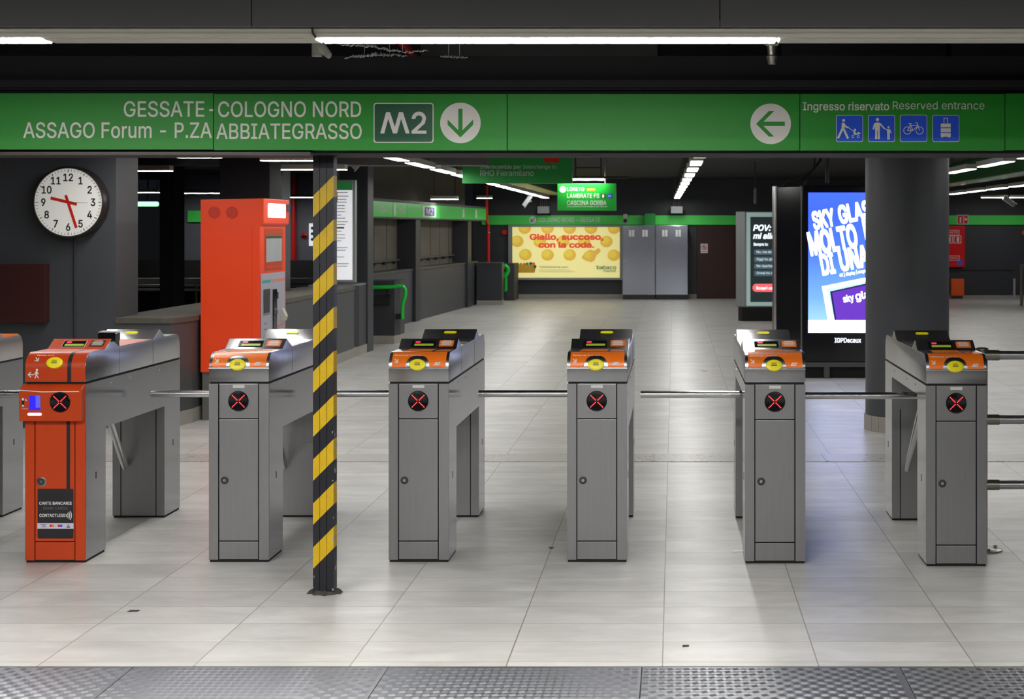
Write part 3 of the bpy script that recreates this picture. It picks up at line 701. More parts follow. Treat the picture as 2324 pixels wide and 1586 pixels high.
        mb.disc(G, .130, .186, .007, .0028, 5, 20).disc(G, .141, .186, .007, .0032, 6, 20).disc(G, .171, .186, .007, .0028, 5, 20).disc(G, .182, .186, .007, .0032, 7, 20)
        mb.rect(G, .209, .177, .226, .183, .0028, 4).poly(G, [(.2175, .185), (.223, .192), (.212, .192)], .0028, 4)
        mb.build('bank_card_notice', [M['sticker_black'], M['white'], M['grey_text'], M['pale_strip'], M['visa'], M['mc_red'], M['mc_orange'], M['mae_blue']], d)
    # side slots and seams
    for yy in (.15, 1.40):
        for xx in (0, GW): MB().box(xx-.001, xx+.001, yy-.005, yy+.005, .40, .435).build('side_slot', M['dark_metal'], t)
    # cross beam with a recess for the tripod on its left side
    sec = [(0, .897), (0, .825), (.008, .825), (.03, .86), (.12, .86), (.24, .647), (GW, .647), (GW, .897)]
    MB().prism(sec[::-1], 'y', .287, GL-.287).build('cross_beam', M['steel'], t)
    MB().box(.006, GW-.006, .006, GL-.006, .897, .908).build('shadow_gap', M['black'], t)
    mb = MB(); mb.box(0, GW, GL-.287, GL, .012, .897, 0, 2)
    for xx in (.046, .250): mb.box(xx, xx+.005, GL-.2885, GL-.287, .012, .64, 1)
    mb.box(.004, GW-.004, GL-.28, GL-.006, 0, .012, 1); mb.build('rear_pedestal', [M['steel'], M['black'], M['steel_front']], t)
    # screws on the beam
    mb = MB()
    for yy in (.36, .66, 1.15):
        for x0, x1 in ((-.0015, 0), (GW, GW+.0015)): mb.cyl((x0, yy, .868), (x1, yy, .868), .006, n=10)
    mb.build('screws', M['chrome'], t)
    # head
    MB().prism(head_profile()[::-1], 'x', 0, GW).build('head', M['steel_head'], t, .0022, 25)
    mb = MB()
    for yy in (.49, GL-.49): mb.box(GW, GW+.0006, yy-.001, yy+.001, .909, 1.05)
    mb.build('head_seam', M['dark_metal'], t)
    xc = .145
    if not orange:
        MB().box(-.001, GW+.001, -.004, .002, .972, .978).build('lip', M['chrome'], t, .0015)
        xa, xb, rr = .016, .288, .007; th0, th1 = math.radians(3), math.radians(83)
        def arch(x):
            d = abs(x-xc)/.0615
            return math.radians(52)*(1-d**2.6)**.55 if d < 1 else 0
        def cor(x):
            e = min(x-xa, xb-x)
            return (rr-math.sqrt(max(0, rr*rr-(rr-e)**2)))/.078 if e < rr else 0
        lab = on_curve(xa, xb, lambda x: max(th0+cor(x), arch(x)), lambda x: th1-cor(x), .0008).build('reader_label', M['orange_bright'], t, smooth=60)
        mb = MB()
        curve_map(mb, 0, 0, .0016, lambda m, P: (m.text(P, 'Inserisci qui', .026, .068, .0092, .068, bold=.04), m.text(P, 'Tickets here', .100, .068, .0092, .062),
            m.line(P, (.029, .0475), (.043, .0305), .0042), m.line(P, (.0445, .028), (.0445, .046), .0046), m.line(P, (.0465, .0295), (.028, .0295), .0046)))
        lf = (lambda m, P: (m.poly(P, [(.228, .014), (.254, .014), (.262, .030), (.236, .030)])))
        curve_map(mb, 0, 0, .0016, lf)
        tmp = MB(); curve_map(mb, 0, 0, .0022, lambda m, P: m.text(P, 'ATM', .236, .0185, .007, .019, bold=.02, shear=.4), 1)
        mb.build('lettering', [M['white'], M['orange_bright']], lab)
        mb = MB()
        mb.poly(Fr((0, 0, 1.0525), (1, 0, 0), (0, 1, 0)), [(.052, .105), (.196, .105), (.203, .272), (.066, .272)], .0007).poly(Fr((0, 0, 1.0525), (1, 0, 0), (0, 1, 0)), [(.212, .105), (.286, .105), (.286, .165), (.215, .165)], .0007)
        mb.build('top_sticker', M['orange_bright'], t)
    else:
        lab = on_curve(.001, GW-.001, lambda x: 0, lambda x: PI/2, .0008, .05).rect(FRONT(0, 0, 0), .001, .909, GW-.001, .977, .0008).build('reader_label', M['orange'], t, smooth=60)
        T = Fr((0, 0, 1.0525), (1, 0, 0), (0, 1, 0)); mb = MB(); mb.rect(T, .002, .08, GW-.002, .285, .0008); W = WF(); mb.rect(W, .002, 0, GW-.002, .097, .0008)
        T2 = Fr((0, 0, 1.0505), (1, 0, 0), (0, 1, 0)); mb.rect(T2, .002, .49, GW-.002, 1.04, .0008); mb.build('orange_cover', M['orange'], t)
        mb = on_curve(.212, .232, lambda x: 0, lambda x: PI/2, .0014, .01); mb.rect(FRONT(0, 0, 0), .212, .909, .232, .977, .0014).rect(Fr((0, 0, 1.0525), (1, 0, 0), (0, 1, 0)), .212, .08, .232, .285, .0014); mb.build('black_stripe', M['sticker_black'], t)
        mb = MB(); curve_map(mb, 0, 0, .0016, lambda m, P: (m.text(P, 'Ingresso', .046, .070, .008, .050, bold=.03), m.text(P, 'Access', .102, .070, .008, .032),
            m.line(P, (.046, .058), (.060, .040), .0042), m.line(P, (.0615, .038), (.0615, .056), .0046), m.line(P, (.063, .0385), (.044, .0385), .0046)))
        G = FRONT(0, 0, 0); q = lambda a, b: mb.line(G, a, b, .0045, .0016)
        q((.016, .945), (.046, .945)); q((.016, .945), (.030, .958)); q((.016, .945), (.030, .932)); mb.disc(G, .060, .9685, .006, .0016, 0, 16)
        mb.line(G, (.058, .962), (.057, .942), .009, .0016); q((.057, .945), (.050, .926)); q((.058, .945), (.068, .926)); q((.057, .958), (.048, .948)); q((.060, .958), (.068, .948))
        mb.build('lettering', M['white'], lab)
        xc = .147
    # yellow ticket slot
    a = math.radians(20); dz = .992 if not orange else 1.003
    G = Fr((xc, .003 if not orange else .006, dz), (1, 0, 0), (0, math.sin(a), math.cos(a)))
    sl = MB().lathe(G, [(.0415, -.008), (.0415, .006), (.040, .0085), (.036, .0100), (.030, .0105)], 48, 0, 1, .70).build('ticket_slot', M['yellow'], t, smooth=35)
    mb = MB().poly(G, [(-.0135*1.05, -.0015), (.0135*1.05, -.0015), (.012, .0135), (-.012, .0135)], .0112, 0).rect(G, -.0145, -.0042, .0145, -.0015, .0112, 1)
    mb.v = [tuple(Vector(v)) for v in mb.v]; mb.build('slot_mouth', [M['olive'], M['ink']], sl)
    # display and notice on the sloping face
    W = WF(); mb = MB()
    if orange: mb.rect(W, .064, .016, .186, .079, .0012, 1)
    mb.rect(W, .067 if orange else .062, .019, .182 if orange else .187, .076, .0018, 0)
    ds = mb.build('display', [M['gloss_black'], M['cream']], t)
    MB().rrect(W, .080, .054, .108, .070, .007, .0024, 0).rrect(W, .078, .025, .178, .046, .004, .0024, 1).build('display_text', [M['lcd_red'], M['lcd_green']], ds)
    mb = MB(); mb.rrect(W, .206, .020, .282, .081, .005, .0014, 0)
    for i, (a0, a1) in enumerate(((.222, .266), (.216, .270), (.213, .275), (.220, .270), (.216, .272))): mb.rect(W, a0, .072-.0095*i, a1, .0775-.0095*i, .002, 1)
    mb.build('notice_sticker', [M['sticker_black'] if orange else M['orange_bright'], M['cream'] if orange else M['white']], t)
    R = RF(); MB().rrect(R, .116, .066, .190, .096, .0148, .002).build('exit_sensor', M['yellow'], t)
    if orange:
        mb = MB(); mb.box(.225, .318, .385, .46, 1.085, 1.128, 0).box(.226, .317, .386, .459, 1.128, 1.136, 1).box(.245, .30, .40, .50, 1.05, 1.09, 0)
        mb.build('card_reader', [M['gloss_black'], M['white']], t, .003)
    # tripod turnstile: one arm level, two hanging
    A = Vector((.11, .765, .768)); al = math.radians(53); L_ = .65
    ax = Vector((-math.cos(al), 0, -math.sin(al)))
    h = MB().cyl(A-ax*.10, A+ax*.022, .052, .045, 28).cyl(A+ax*.022, A+ax*.034, .045, .025, 28).build('tripod_hub', M['dull_steel'], t, smooth=35)
    par = ax*math.cos(al); per = Vector((-1, 0, 0))-par
    for k in range(3):
        d_ = par+Matrix.Rotation(2*PI*k/3, 3, ax) @ per
        p0 = A+d_*.02; p1 = A+d_*L_
        MB().tube([p0, p1-d_*.006, p1-d_*.002, p1], .0195, 20).build('arm', M['chrome'], h, smooth=50)
    return t
gate = make_gate('steel ticket gate with its right side behind the striped post')
GATES = [(2, 474, 1275.5, 8.0), (3, 882, 1275, 8.0), (4, 1287, 1275, 8.0), (5, 1691, 1279, 7.965), (6, 2102, 1286.5, 7.90), (0, None, 0, 8.0)]
GLAB = {3: 'steel ticket gate just right of the striped post', 4: 'steel ticket gate standing below the yellow lemon poster', 5: 'steel ticket gate just left of the big blue advertising screen',
        6: 'steel ticket gate joined to the three-bar guard rail', 0: 'steel ticket gate cut off by the left edge, left of the orange gate'}
for k, px, py, Y in GATES:
    o = gate if k == 2 else copy_tree(gate)
    if k in GLAB: o['label'] = GLAB[k]
    o.location = (X(px, Y), Y, 0) if px is not None else (-3.905-GW, 8.0, 0)
    if k == 0:                                         # the cut-off gate has an orange-clad far end
        mb = MB(); mb.rect(Fr((0, GL-.285, 1.0525), (1, 0, 0), (0, 1, 0)), .001, 0, GW-.0, .205, .0012).add([(0, GL-.372, 1.1003), (GW, GL-.372, 1.1003), (GW, GL-.285, 1.0538), (0, GL-.285, 1.0538)], [(0, 1, 2, 3)])
        mb.box(GW, GW+.0015, GL-.29, GL-.08, 1.043, 1.0537); mb.build('orange_cover', M['orange_bright'], o)
og = make_gate('orange-fronted ticket gate with contactless bank card reader', True)
og.location = (X(57, 7.985), 7.985, 0)

# guard rail right of the last gate
px0, Yr = X(2229, 8.3), 8.3
t = thing('guard_rail', 'steel guard rail of three horizontal bars at the right edge', 'guard rail', (px0, Yr, 0))
mb = MB(); mb.cyl((0, 0, .008), (0, 0, 1.045), .028, n=28).lathe(Fr((0, 0, 1.045), (1, 0, 0), (0, 1, 0)), [(.028, -.002), (.033, 0), (.033, .008), (.02, .014)], 28); mb.build('post', M['dull_steel'], t, smooth=35)
mb = MB(); mb.lathe(Fr((0.02, 0, 0), (1, 0, 0), (0, 1, 0)), [(.085, 0), (.085, .006), (.08, .009)], 36)
for a in (30, 150, 270): mb.cyl((.02+.062*math.cos(math.radians(a)), .062*math.sin(math.radians(a)), .008), (.02+.062*math.cos(math.radians(a)), .062*math.sin(math.radians(a)), .020), .009, n=6)
mb.build('base_flange', M['dull_steel'], t, smooth=35)
for zz in (Z(806, Yr), Z(952, Yr), Z(1100, Yr)):
    b = MB().cyl((.02, 0, zz), (2.2, 0, zz), .0235, n=24).build('rail', M['alu'], t, smooth=35)
    MB().cyl((.01, 0, zz), (.088, 0, zz), .0275, n=24).build('collar', M['dull_steel'], b, smooth=35)
MB().cyl((2.2, 0, .0), (2.2, 0, 1.045), .028, n=24).build('post', M['dull_steel'], t, smooth=35)

# ------------------------------------------------------------------ left: clock wall, parapet, ticket machine
YW = 13.4
struct(MB().box(WX0, X(263, YW), YW, YW+.55, 0, 2.85).build('wall_clock', M['wall']))
t = thing('parapet', 'low grey parapet with a worn stone cap right of the clock wall', 'parapet', (0, 0, 0)); t['kind'] = 'structure'
out = [(X(263, YW), YW), (X(388, YW), YW), (-4.17, 13.75), (-4.17, 20.7), (-4.82, 20.7), (-4.82, 13.96), (X(263, YW), 13.96)]
MB().prism(out, 'z', .12, .877).build('parapet_wall', M['wall_green'], t)
MB().prism([(a*1.0+(.015 if a > -4.6 else -.0), b-(.015 if b < 14 else 0)) for a, b in out], 'z', .877, .925).build('cap', M['stone'], t, .004)
MB().prism([(a+(.008 if a > -4.6 else 0), b-(.008 if b < 14 else 0)) for a, b in out], 'z', 0, .12).build('skirting', M['skirting'], t)

yc = YW; cx, cz = X(159, 13.3), Z(459, 13.3)
t = thing('wall_clock', 'round white wall clock with black rim and red hands', 'clock', (cx, YW, cz))
F = Fr((0, 0, 0), (1, 0, 0), (0, 0, 1)); R_ = .281
MB().lathe(F, [(.295, 0), (.302, .02), (.302, .13), (.296, .148), (.286, .150), (R_, .140)], 72).build('case', M['clock_rim'], t, smooth=35)
f = MB().lathe(F, [(R_+.004, .10), (R_+.004, .1405)], 72).build('dial', M['clock_face'], t)
mb = MB()
for i in range(60):
    a = 2*PI*i/60; L0, wd = (.024, .0062) if i % 5 == 0 else (.018, .0034)
    mb.line(F, ((R_-.006)*math.sin(a), (R_-.006)*math.cos(a)), ((R_-.006-L0)*math.sin(a), (R_-.006-L0)*math.cos(a)), wd, .142)
for i in range(1, 13):
    a = 2*PI*i/12; mb.text(F, str(i), .207*math.sin(a), .207*math.cos(a)-.030, .060, None, 'C', .03, .142, xs=.86)
mb.build('numerals', M['ink'], f)
def hand(name, deg, l0, l1, w0, n, mat):
    a = math.radians(deg); d = (math.sin(a), math.cos(a)); MB().line(F, (-d[0]*l0, -d[1]*l0), (d[0]*l1, d[1]*l1), w0, n).build(name, mat, f)
hand('hour_hand', 283.5, .075, .150, .025, .1435, M['red_hand']); hand('minute_hand', 162, .062, .225, .023, .1450, M['red_hand']); hand('second_hand', 92, .02, .165, .0025, .1465, M['ink'])
MB().cyl((0, -.140, 0), (0, -.149, 0), .011).build('hub', M['red_hand'], f)
tag(MB().tube([(X(171, YW), YW-.012, cz-.29), (X(171, YW), YW-.012, 0.02)], .010).build('conduit', M['wall_dark'], None, smooth=50), 'thin grey conduit running down the wall below the clock', 'conduit')
t = thing('wall_board', 'dark brown wall box at the left edge below the clock', 'wall box', (X(20, YW), YW, Z(731, YW)))
MB().box(X(-120, YW)-X(20, YW), X(102, 13.3)-X(20, YW), -.09, 0, 0, Z(598, 13.3)-Z(731, 13.3)).build('box_body', M['brown_board'], t, .004)

# ticket machine: side towards the viewer, controls facing the hall (+X)
mx0, mx1, my0, my1 = X(455, 13.9), X(595, 13.9), 13.9, 14.82
hh = Z(450, 13.9)
t = thing('ticket_machine', 'tall vermilion ticket machine with glowing top sign', 'ticket machine', (0, 0, 0))
MB().box(mx0+.01, mx1-.03, my0+.02, my1-.02, 0, .42).build('plinth', M['machine_base'], t)
mb = MB(); mb.prism([(mx0, .42), (mx1-.02, .42), (mx1-.02, 1.70), (mx1+.012, 1.72), (mx1+.012, hh), (mx0, hh-.012)], 'y', my0, my1); mb.build('cabinet', M['machine'], t, .006)
mb = MB()
for px in (487, 527): mb.lathe(FRONT(X(px, 13.9), my0, Z(482, 13.9)), [(.054, 0), (.054, .004), (.048, .006)], 8)
mb.build('speaker_grille', M['machine_dark'], t)
MB().box(X(572, 13.9)-.003, X(572, 13.9), my0-.0006, my0, .42, 1.70).build('side_seam', M['machine_dark'], t)
S = Fr((mx1-.02, my0, 0), (0, 1, 0), (0, 0, 1))           # control face, facing +X
S2 = Fr((mx1+.012, my0, 0), (0, 1, 0), (0, 0, 1))
MB().rrect(S2, .15, 1.775, .78, 1.90, .02, .003).build('top_sign', M['lightbox'], t)
MB().rect(S2, .82, 1.83, .90, 1.90, .003).build('side_tag', M['visa'], t)
fr = MB().rect(S, .16, 1.30, .80, 1.68, .002).build('window_frame', M['orange'], t)
MB().rect(S, .20, 1.38, .76, 1.61, .004).rect(S, .2, 1.32, .76, 1.345, .004, 1).rect(S, .2, 1.59, .76, 1.61, .006, 2).build('timetable_window', [M['screen_glass'], M['machine_dark'], M['green_dark']], fr)
cp = MB().poly(S, [(.02, .56), (.88, .67), (.88, 1.28), (.02, 1.28)], .003).build('control_panel', M['machine_panel'], t)
mb = MB(); mb.rect(S, .06, 1.195, .36, 1.22, .004, 0).rect(S, .42, 1.195, .86, 1.22, .004, 1).line(S, (.33, .76), (.86, .80), .018, .004, 1).rect(S, .40, .70, .403, 1.26, .004, 2)
for a in range(4): mb.rect(S, .12, .68+.05*a, .22, .69+.05*a, .004, 2)
mb.build('panel_print', [M['teal'], M['pink_print'], M['grey_text']], cp)
mb = MB(); mb.rect(S, .10, .91, .34, 1.14, .005, 1).rect(S, .12, .93, .31, 1.13, .006, 0); mb.build('screen', [M['dark_metal'], M['chrome']], cp)
def xbox(m, a0, a1, z0, z1, d, mi=0): return m.box(mx1-.02, mx1-.02+d, my0+a0, my0+a1, z0, z1, mi)
mb = MB(); xbox(mb, .43, .56, .75, 1.13, .012); xbox(mb, .46, .52, .90, .95, .03, 1); mb.build('money_slot', [M['gloss_black'], M['dull_steel']], cp, .003)
mb = MB(); xbox(mb, .58, .62, 1.04, 1.10, .01); mb.build('coin_slot', M['dark_metal'], cp, .003)
mb = MB(); mb.prism([(mx1-.02, .83), (mx1+.018, .83), (mx1+.03, .87), (mx1+.0, .94), (mx1-.02, .94)], 'y', my0+.72, my0+.81); mb.build('card_terminal', M['cream'], cp, .004)
MB().rect(S, .05, .42, .86, .55, .003).build('lower_panel', M['pink_print'], t)

# dark columns and far side of the stairwell
def pillar(x0, x1, y0, y1, mat, z0=0, name='column'): return struct(MB().box(x0, x1, y0, y1, z0, 2.85).build(name, M[mat], None, .01))
pillar(X(362, 24), X(396, 24), 24, 24.5, 'ceiling', -2.5)
pillar(X(498, 17), X(612, 17), 17, 17.5, 'ceiling', .925)
pillar(X(612, 19), X(641, 19), 19, 19.4, 'wall_dark', .925)
struct(MB().box(-9, -2.2, 18.6, 19.0, 2.42, 2.85).build('ceiling_beam', M['ceiling_grey']))
struct(MB().box(-9, -3.3, 15.9, 16.2, 2.43, 2.85).build('ceiling_beam', M['ceiling_grey']))
struct(MB().box(-10.6, -4.95, 34, 34.3, 1.0, 2.85).build('wall_far', M['wall_far']))
struct(MB().box(-12, -4.95, 33.8, 34.3, -2.5, 1.0).build('wall_far_base', M['ceiling']))
struct(MB().box(-14, -4.9, 27, 27.2, .74, .83).build('trim_6', M['rail_grey']))
struct(MB().box(-14, -4.9, 27.05, 27.2, -2.5, .74).build('wall_stairwell', M['ceiling']))
t = thing('stair_handrail', 'double steel handrail across the dark stairwell behind the ticket machine', 'handrail', (0, 26.6, 0))
for py in (648, 658): MB().cyl((-13, 0, Z(py, 26.6)), (-4.9, 0, Z(py, 26.6)), .021, n=12).build('rail', M['rail_grey'], t, smooth=40)
for xx in (-12.5, -10.6, -8.0, -6.4, -5.2): MB().cyl((xx, 0, -2.5), (xx, 0, Z(648, 26.6)), .02, n=10).build('post', M['dull_steel'], t, smooth=40)
tag(MB().box(X(428, 34), X(460, 34), 33.93, 34, Z(504, 34), Z(478, 34)).build('green_sign', M['green_band']), 'small green sign on the far wall just left of the ticket machine', 'sign')
t = thing('exit_sign', 'glowing green-white sign in the dark right of the clock', 'sign', (X(334, 30), 30, Z(463, 30)))
MB().box(-.24, .23, 0, .08, -.05, .05).cyl((0, .04, .04), (0, .04, 2.86-Z(463, 30)), .015).build('case', M['dark_metal'], t); MB().rrect(FRONT(0, 0, 0), -.23, -.042, .22, .042, .03, .004).build('light_panel', M['lit_green'], t)
tag(MB().cyl((X(663, 33.8), 33.95, 1.0), (X(663, 33.8), 33.95, 2.85), .05).build('pipe', M['red_pipe'], None, smooth=40), 'red pipe on the far wall right of the ticket machine', 'pipe')
tag(MB().cyl((X(686, 33.8), 33.95, Z(530, 34)), (X(687, 33.8), 33.9, Z(537, 34)), .045, .06, 12).build('alarm_bell', M['red_pipe'], None, smooth=40), 'small red alarm on the far wall left of the striped post', 'alarm')
t = thing('notice', 'white notice with blue symbols on the far wall left of the post', 'notice', (X(702, 34), 34, Z(558, 34)))
MB().box(0, .55, -.03, 0, 0, Z(507, 34)-Z(558, 34)).build('sheet', M['map_white'], t)
mb = MB()
for a in range(3): mb.disc(FRONT(0, -.03, 0), .07, .38-.12*a, .035, .002, 0, 16)
mb.build('symbols', M['visa'], t)

# map panel on its block
t = thing('map_totem', 'tall white backlit line map on a grey block beside the striped post', 'map panel', (X(785, 20.72), 20.72, 0))
x0, x1 = X(712, 20.72)-X(785, 20.72), X(806, 20.72)-X(785, 20.72)
zt, zb = Z(408, 20.72), Z(641, 20.72)
MB().box(x0, x1, 0, .12, zb, zt).build('frame', M['alu_matte'], t, .006)
F = FRONT(0, 0, 0)
p = MB().rect(F, x0+.03, zb+.035, x1-.035, zt-.035, .004).build('map_sheet', M['map_white'], t)
MB().rect(F, x0+.03, zt-.135, x1-.035, zt-.03, .006).build('map_header', M['map_green'], t)
mb = MB(); mb.line(F, (x1-.235, zt-.16), (x1-.235, zt-.28), .012, .006, 0).line(F, (x1-.235, zt-.28), (x1-.26, zt-.33), .012, .006, 0).line(F, (x1-.26, zt-.33), (x1-.26, zt-.60), .012, .006, 0).rect(F, x1-.25, zt-.635, x1-.14, zt-.615, .006, 0)
for i in range(24):
    zz = zt-.17-.042*i+random.uniform(-.006, .006)
    if i in (11, 16, 19, 21): continue
    mb.rect(F, x1-.235, zz, x1-.235+random.uniform(.05, .17), zz+.009, .006, 1 if i < 12 else 2)
mb.text(F, 'Orari e frequenze', x1-.24, zb+.09, .016, .15, mi=2)
mb.build('map_print', [M['green_dark'], M['grey_text'], M['grey_box']], p)
t = thing('map_block', 'grey block under the tall white line map', 'block', (0, 0, 0))
xa, xb, xc_ = X(700, 20.7), X(792, 20.7), X(815, 21.0)
out = [(xa, 20.71), (xb, 20.71), (xc_, 21.0), (xc_, 21.5), (xa, 21.5)]
MB().prism(out, 'z', .12, .925).build('block_body', M['wall_dark'], t); MB().prism([(a, b-.01) for a, b in out], 'z', .925, .945).build('cap', M['alu_matte'], t); MB().prism([(a+.012, b-.012) for a, b in out], 'z', 0, .12).build('skirting', M['skirting'], t)
pillar(X(770, 21.5), X(835, 21.5), 21.5, 21.9, 'wall_dark')
t = thing('marker_post', 'short flat metal post standing before the map block', 'post', (X(780, 20.5), 20.5, 0))
MB().box(-.022, .022, -.012, .012, 0, Z(722, 20.5)).build('bar', M['dull_steel'], t, .003); MB().cyl((0, -.0125, .47), (0, -.0145, .47), .012).build('hole', M['black'], t)

# second block with the green handrail
Yb = 23.1
t = thing('stair_block', 'dark low wall with green handrail at the stair head', 'low wall', (0, 0, 0)); t['kind'] = 'structure'
xa, xb = X(790, Yb), X(895, Yb)
out = [(xa, Yb), (xb, Yb), (X(909, Yb+.25), Yb+.25), (X(909, Yb+.25), Yb+.6), (xa, Yb+.6)]
MB().prism(out, 'z', .12, Z(637, Yb)).build('wall_body', M['wall_dark'], t); MB().prism([(a, b-.01) for a, b in out], 'z', 0, .12).build('skirting', M['skirting'], t)
MB().box(xa, X(885, Yb), Yb-.05, Yb, Z(690, Yb), Z(671, Yb)).build('wall_rail_recess', M['ceiling'], t)
Yh = Yb-.12
P = lambda px, py, y=Yh: (X(px, y), y, Z(py, y))
t = thing('handrail', 'bright green tubular handrail bent down at its end, beyond the striped post', 'handrail', (0, 0, 0))
MB().tube([P(800, 652), P(860, 652), P(890, 651), P(908, 649), P(915, 650), P(919, 655), P(920, 664), P(919, 674), P(916, 681), P(914, 688), P(913, 700), P(913, 724)], .027).build('rail', M['green_rail'], t, smooth=60)
MB().box(X(898, Yh), X(911, Yh), Yh-.02, Yb+.1, Z(724, Yh), Z(712, Yh)).build('bracket', M['black'], t, .004)
MB().box(X(880, Yh), X(886, Yh), Yh, Yb, Z(668, Yh), Z(652, Yh)).build('bracket', M['brown_door'], t, .004)

# long wall of recessed concrete panels with the green band
WA, WB = (-4.93, 24.0), (-4.36, 35.2)
d = Vector((WB[0]-WA[0], WB[1]-WA[1])).normalized(); LW = (Vector(WB)-Vector(WA)).length
wl = thing('wall_long', '', 'wall', (WA[0], WA[1], 0), rz=math.atan2(d.y, d.x)); wl['kind'] = 'structure'; del wl['label']; del wl['category']
# local: x along the wall (away from viewer), -y towards the hall
MB().box(0, LW, 0, .4, 0, .95).build('lower_wall', M['wall'], wl); MB().box(0, LW, .28, .4, .95, 2.85).build('panel_wall', M['concrete'], wl)
MB().box(0, LW, -.015, .4, .92, .955).build('sill', M['wall_green'], wl, .004)
mb = MB()
for k in range(1, 12): mb.box(LW*k/12-.006, LW*k/12+.006, .274, .28, .955, 1.84)
mb.build('panel_joint', M['wall_dark'], wl)
MB().box(0, LW, .22, .28, 1.10, 1.13).build('ledge', M['stone'], wl)
mb = MB()
for k in range(14): mb.box(.4+k*.75, .46+k*.75, .22, .28, 1.05, 1.10)
mb.build('ledge_bracket', M['dark_metal'], wl)
for a, b in ((0, .35), (4.55, 4.95), (9.75, 10.15)): MB().box(a, b, -.06, .28, 0, 1.84).build('wall_post', M['wall_dark'], wl, .006)
MB().box(0, LW+.6, -.10, .30, 1.84, 1.865).box(0, LW+.6, -.10, .30, 2.12, 2.16).build('band_edge', M['dark_metal'], wl)
bx = [0, 2.6, 3.7, 4.9, 6.6, 8.6, 10.1, LW+.6]
for k in range(7):
    o = thing('band_panel', ['reading GESSATE - ASSAGO, nearest the map panel', 'second from the map panel, with a short inscription', 'third from the map panel, left blank', 'fourth from the map panel, with a blue-framed badge', 'fifth from the map panel, left blank', 'sixth from the map panel, with faint white marks', 'at the far end of the long wall'][k], 'sign')
    o['label'] = 'green band panel '+o['label']; o['group'] = 'green band panels along the left wall'
    o.location = (WA[0]+d.x*bx[k], WA[1]+d.y*bx[k], 0); o.rotation_euler = (0, 0, math.atan2(d.y, d.x))
    ln = bx[k+1]-bx[k]
    MB().box(.004, ln-.004, -.09, .2, 1.866, 2.118).build('board', M['green_band'], o, .003)
    F = Fr((0, -.09, 1.866), (1, 0, 0), (0, 0, 1)); mb = MB()
    if k == 0: mb.rect(F, .06, .03, .14, .22, .003).text(F, 'GESSATE - ASSAGO', .3, .08, .10, 2.1, bold=.01, n=.003)
    if k == 1: mb.rect(F, .05, .03, .22, .22, .003).text(F, 'M2', .5, .08, .10, .45, n=.003)
    if k == 3: mb.rect(F, .1, .03, 1.3, .22, .003).rect(F, .25, .045, 1.15, .205, .005, 1).text(F, 'M2', .4, .07, .11, .6, n=.007)
    if k in (5, 6): mb.rect(F, .35, .04, .55, .21, .003)
    if mb.v: mb.build('lettering', [M['white'], M['visa']], o)
# low end walls beyond, with a green ring handrail
t = thing('end_wall', 'low dark end wall beyond the long panelled wall', 'low wall', (0, 0, 0)); t['kind'] = 'structure'
MB().box(X(1082, 34.8), X(1139, 34.8), 34.8, 35.2, .10, Z(598, 34.8)).build('wall_body', M['wall_dark'], t); MB().box(X(1082, 34.8), X(1140, 34.8), 34.78, 35.2, 0, .10).build('skirting', M['skirting'], t)
MB().box(X(1082, 34.8), X(1140, 34.8), 34.78, 35.2, Z(598, 34.8), Z(595.5, 34.8)).build('cap', M['stone'], t)
t = thing('end_wall', 'low dark wall piece left of the lemon poster', 'low wall', (0, 0, 0)); t['kind'] = 'structure'
MB().box(X(1136, 37), X(1166, 37), 37, 37.9, 0, Z(598, 37)).build('wall_body', M['wall_dark'], t); MB().box(X(1166, 37), X(1168, 37), 37, 37.9, 0, Z(598, 37)).build('wall_edge', M['stone'], t)
t = thing('handrail', 'green looped handrail end left of the lemon poster', 'handrail', (0, 0, 0)); Yh = 36.4
mb = MB(); mb.tube([P(1140, 606, Yh), P(1147, 603, Yh), P(1152, 608, Yh), P(1153, 615, Yh), P(1149, 623, Yh), P(1142, 627, Yh)], .05).tube([P(1147, 618, Yh), P(1148, 636, Yh), P(1148, 658, Yh), P(1144, 660, 37.1)], .035); mb.build('rail', M['green_rail'], t, smooth=60)

# ------------------------------------------------------------------ back wall
Yk = YB
for px0_, px1_, lab in ((1094, 1420, 'green wall band reading COLOGNO NORD - GESSATE above the lemon poster'), (1420, 1463, 'short dark green wall band behind the round loudspeaker'), (1487, 1672, 'green wall band above the brown door'), (2100, 2620, 'green wall band at the far right above the red cabinet')):
    o = thing('wall_band', lab, 'wall band', (X(px0_, Yk), Yk, Z(510, Yk)))
    ln = X(px1_, Yk)-X(px0_, Yk); MB().box(.003, ln-.003, -.08, 0, 0, Z(488.5, Yk)-Z(510, Yk)).build('board', M['green_band'], o, .004)
    if px0_ == 1094:
        F = FRONT(0, -.08, 0); u = lambda px: X(px, Yk-.08)-X(1094, Yk); v = lambda py: Z(py, Yk-.08)-Z(510, Yk)
        mb = MB(); mb.text(F, 'COLOGNO NORD - GESSATE', u(1221), v(503.5), .105, u(1362)-u(1221), bold=.012, n=.003).disc(F, u(1209), v(499), u(1216.8)-u(1209), .003)
        mb.build('lettering', M['white'], o)
        mb = MB(); mb.line(F, (u(1213), v(495)), (u(1206), v(502)), .018, .006).line(F, (u(1205.5), v(502.5)), (u(1212), v(502.5)), .018, .006).line(F, (u(1205.5), v(503)), (u(1205.5), v(496)), .018, .006); mb.build('arrow', M['green_dark'], o)
struct(MB().box(X(1094, Yk), X(1480, Yk), Yk-.03, Yk, Z(511, Yk)-.015, Z(510, Yk)).build('trim_7', M['dark_metal']))
t = thing('corner_box', 'dark green box interrupting the green band above the cabinets', 'box', (X(1475, 37.7), 37.7, Z(510.5, 37.7)))
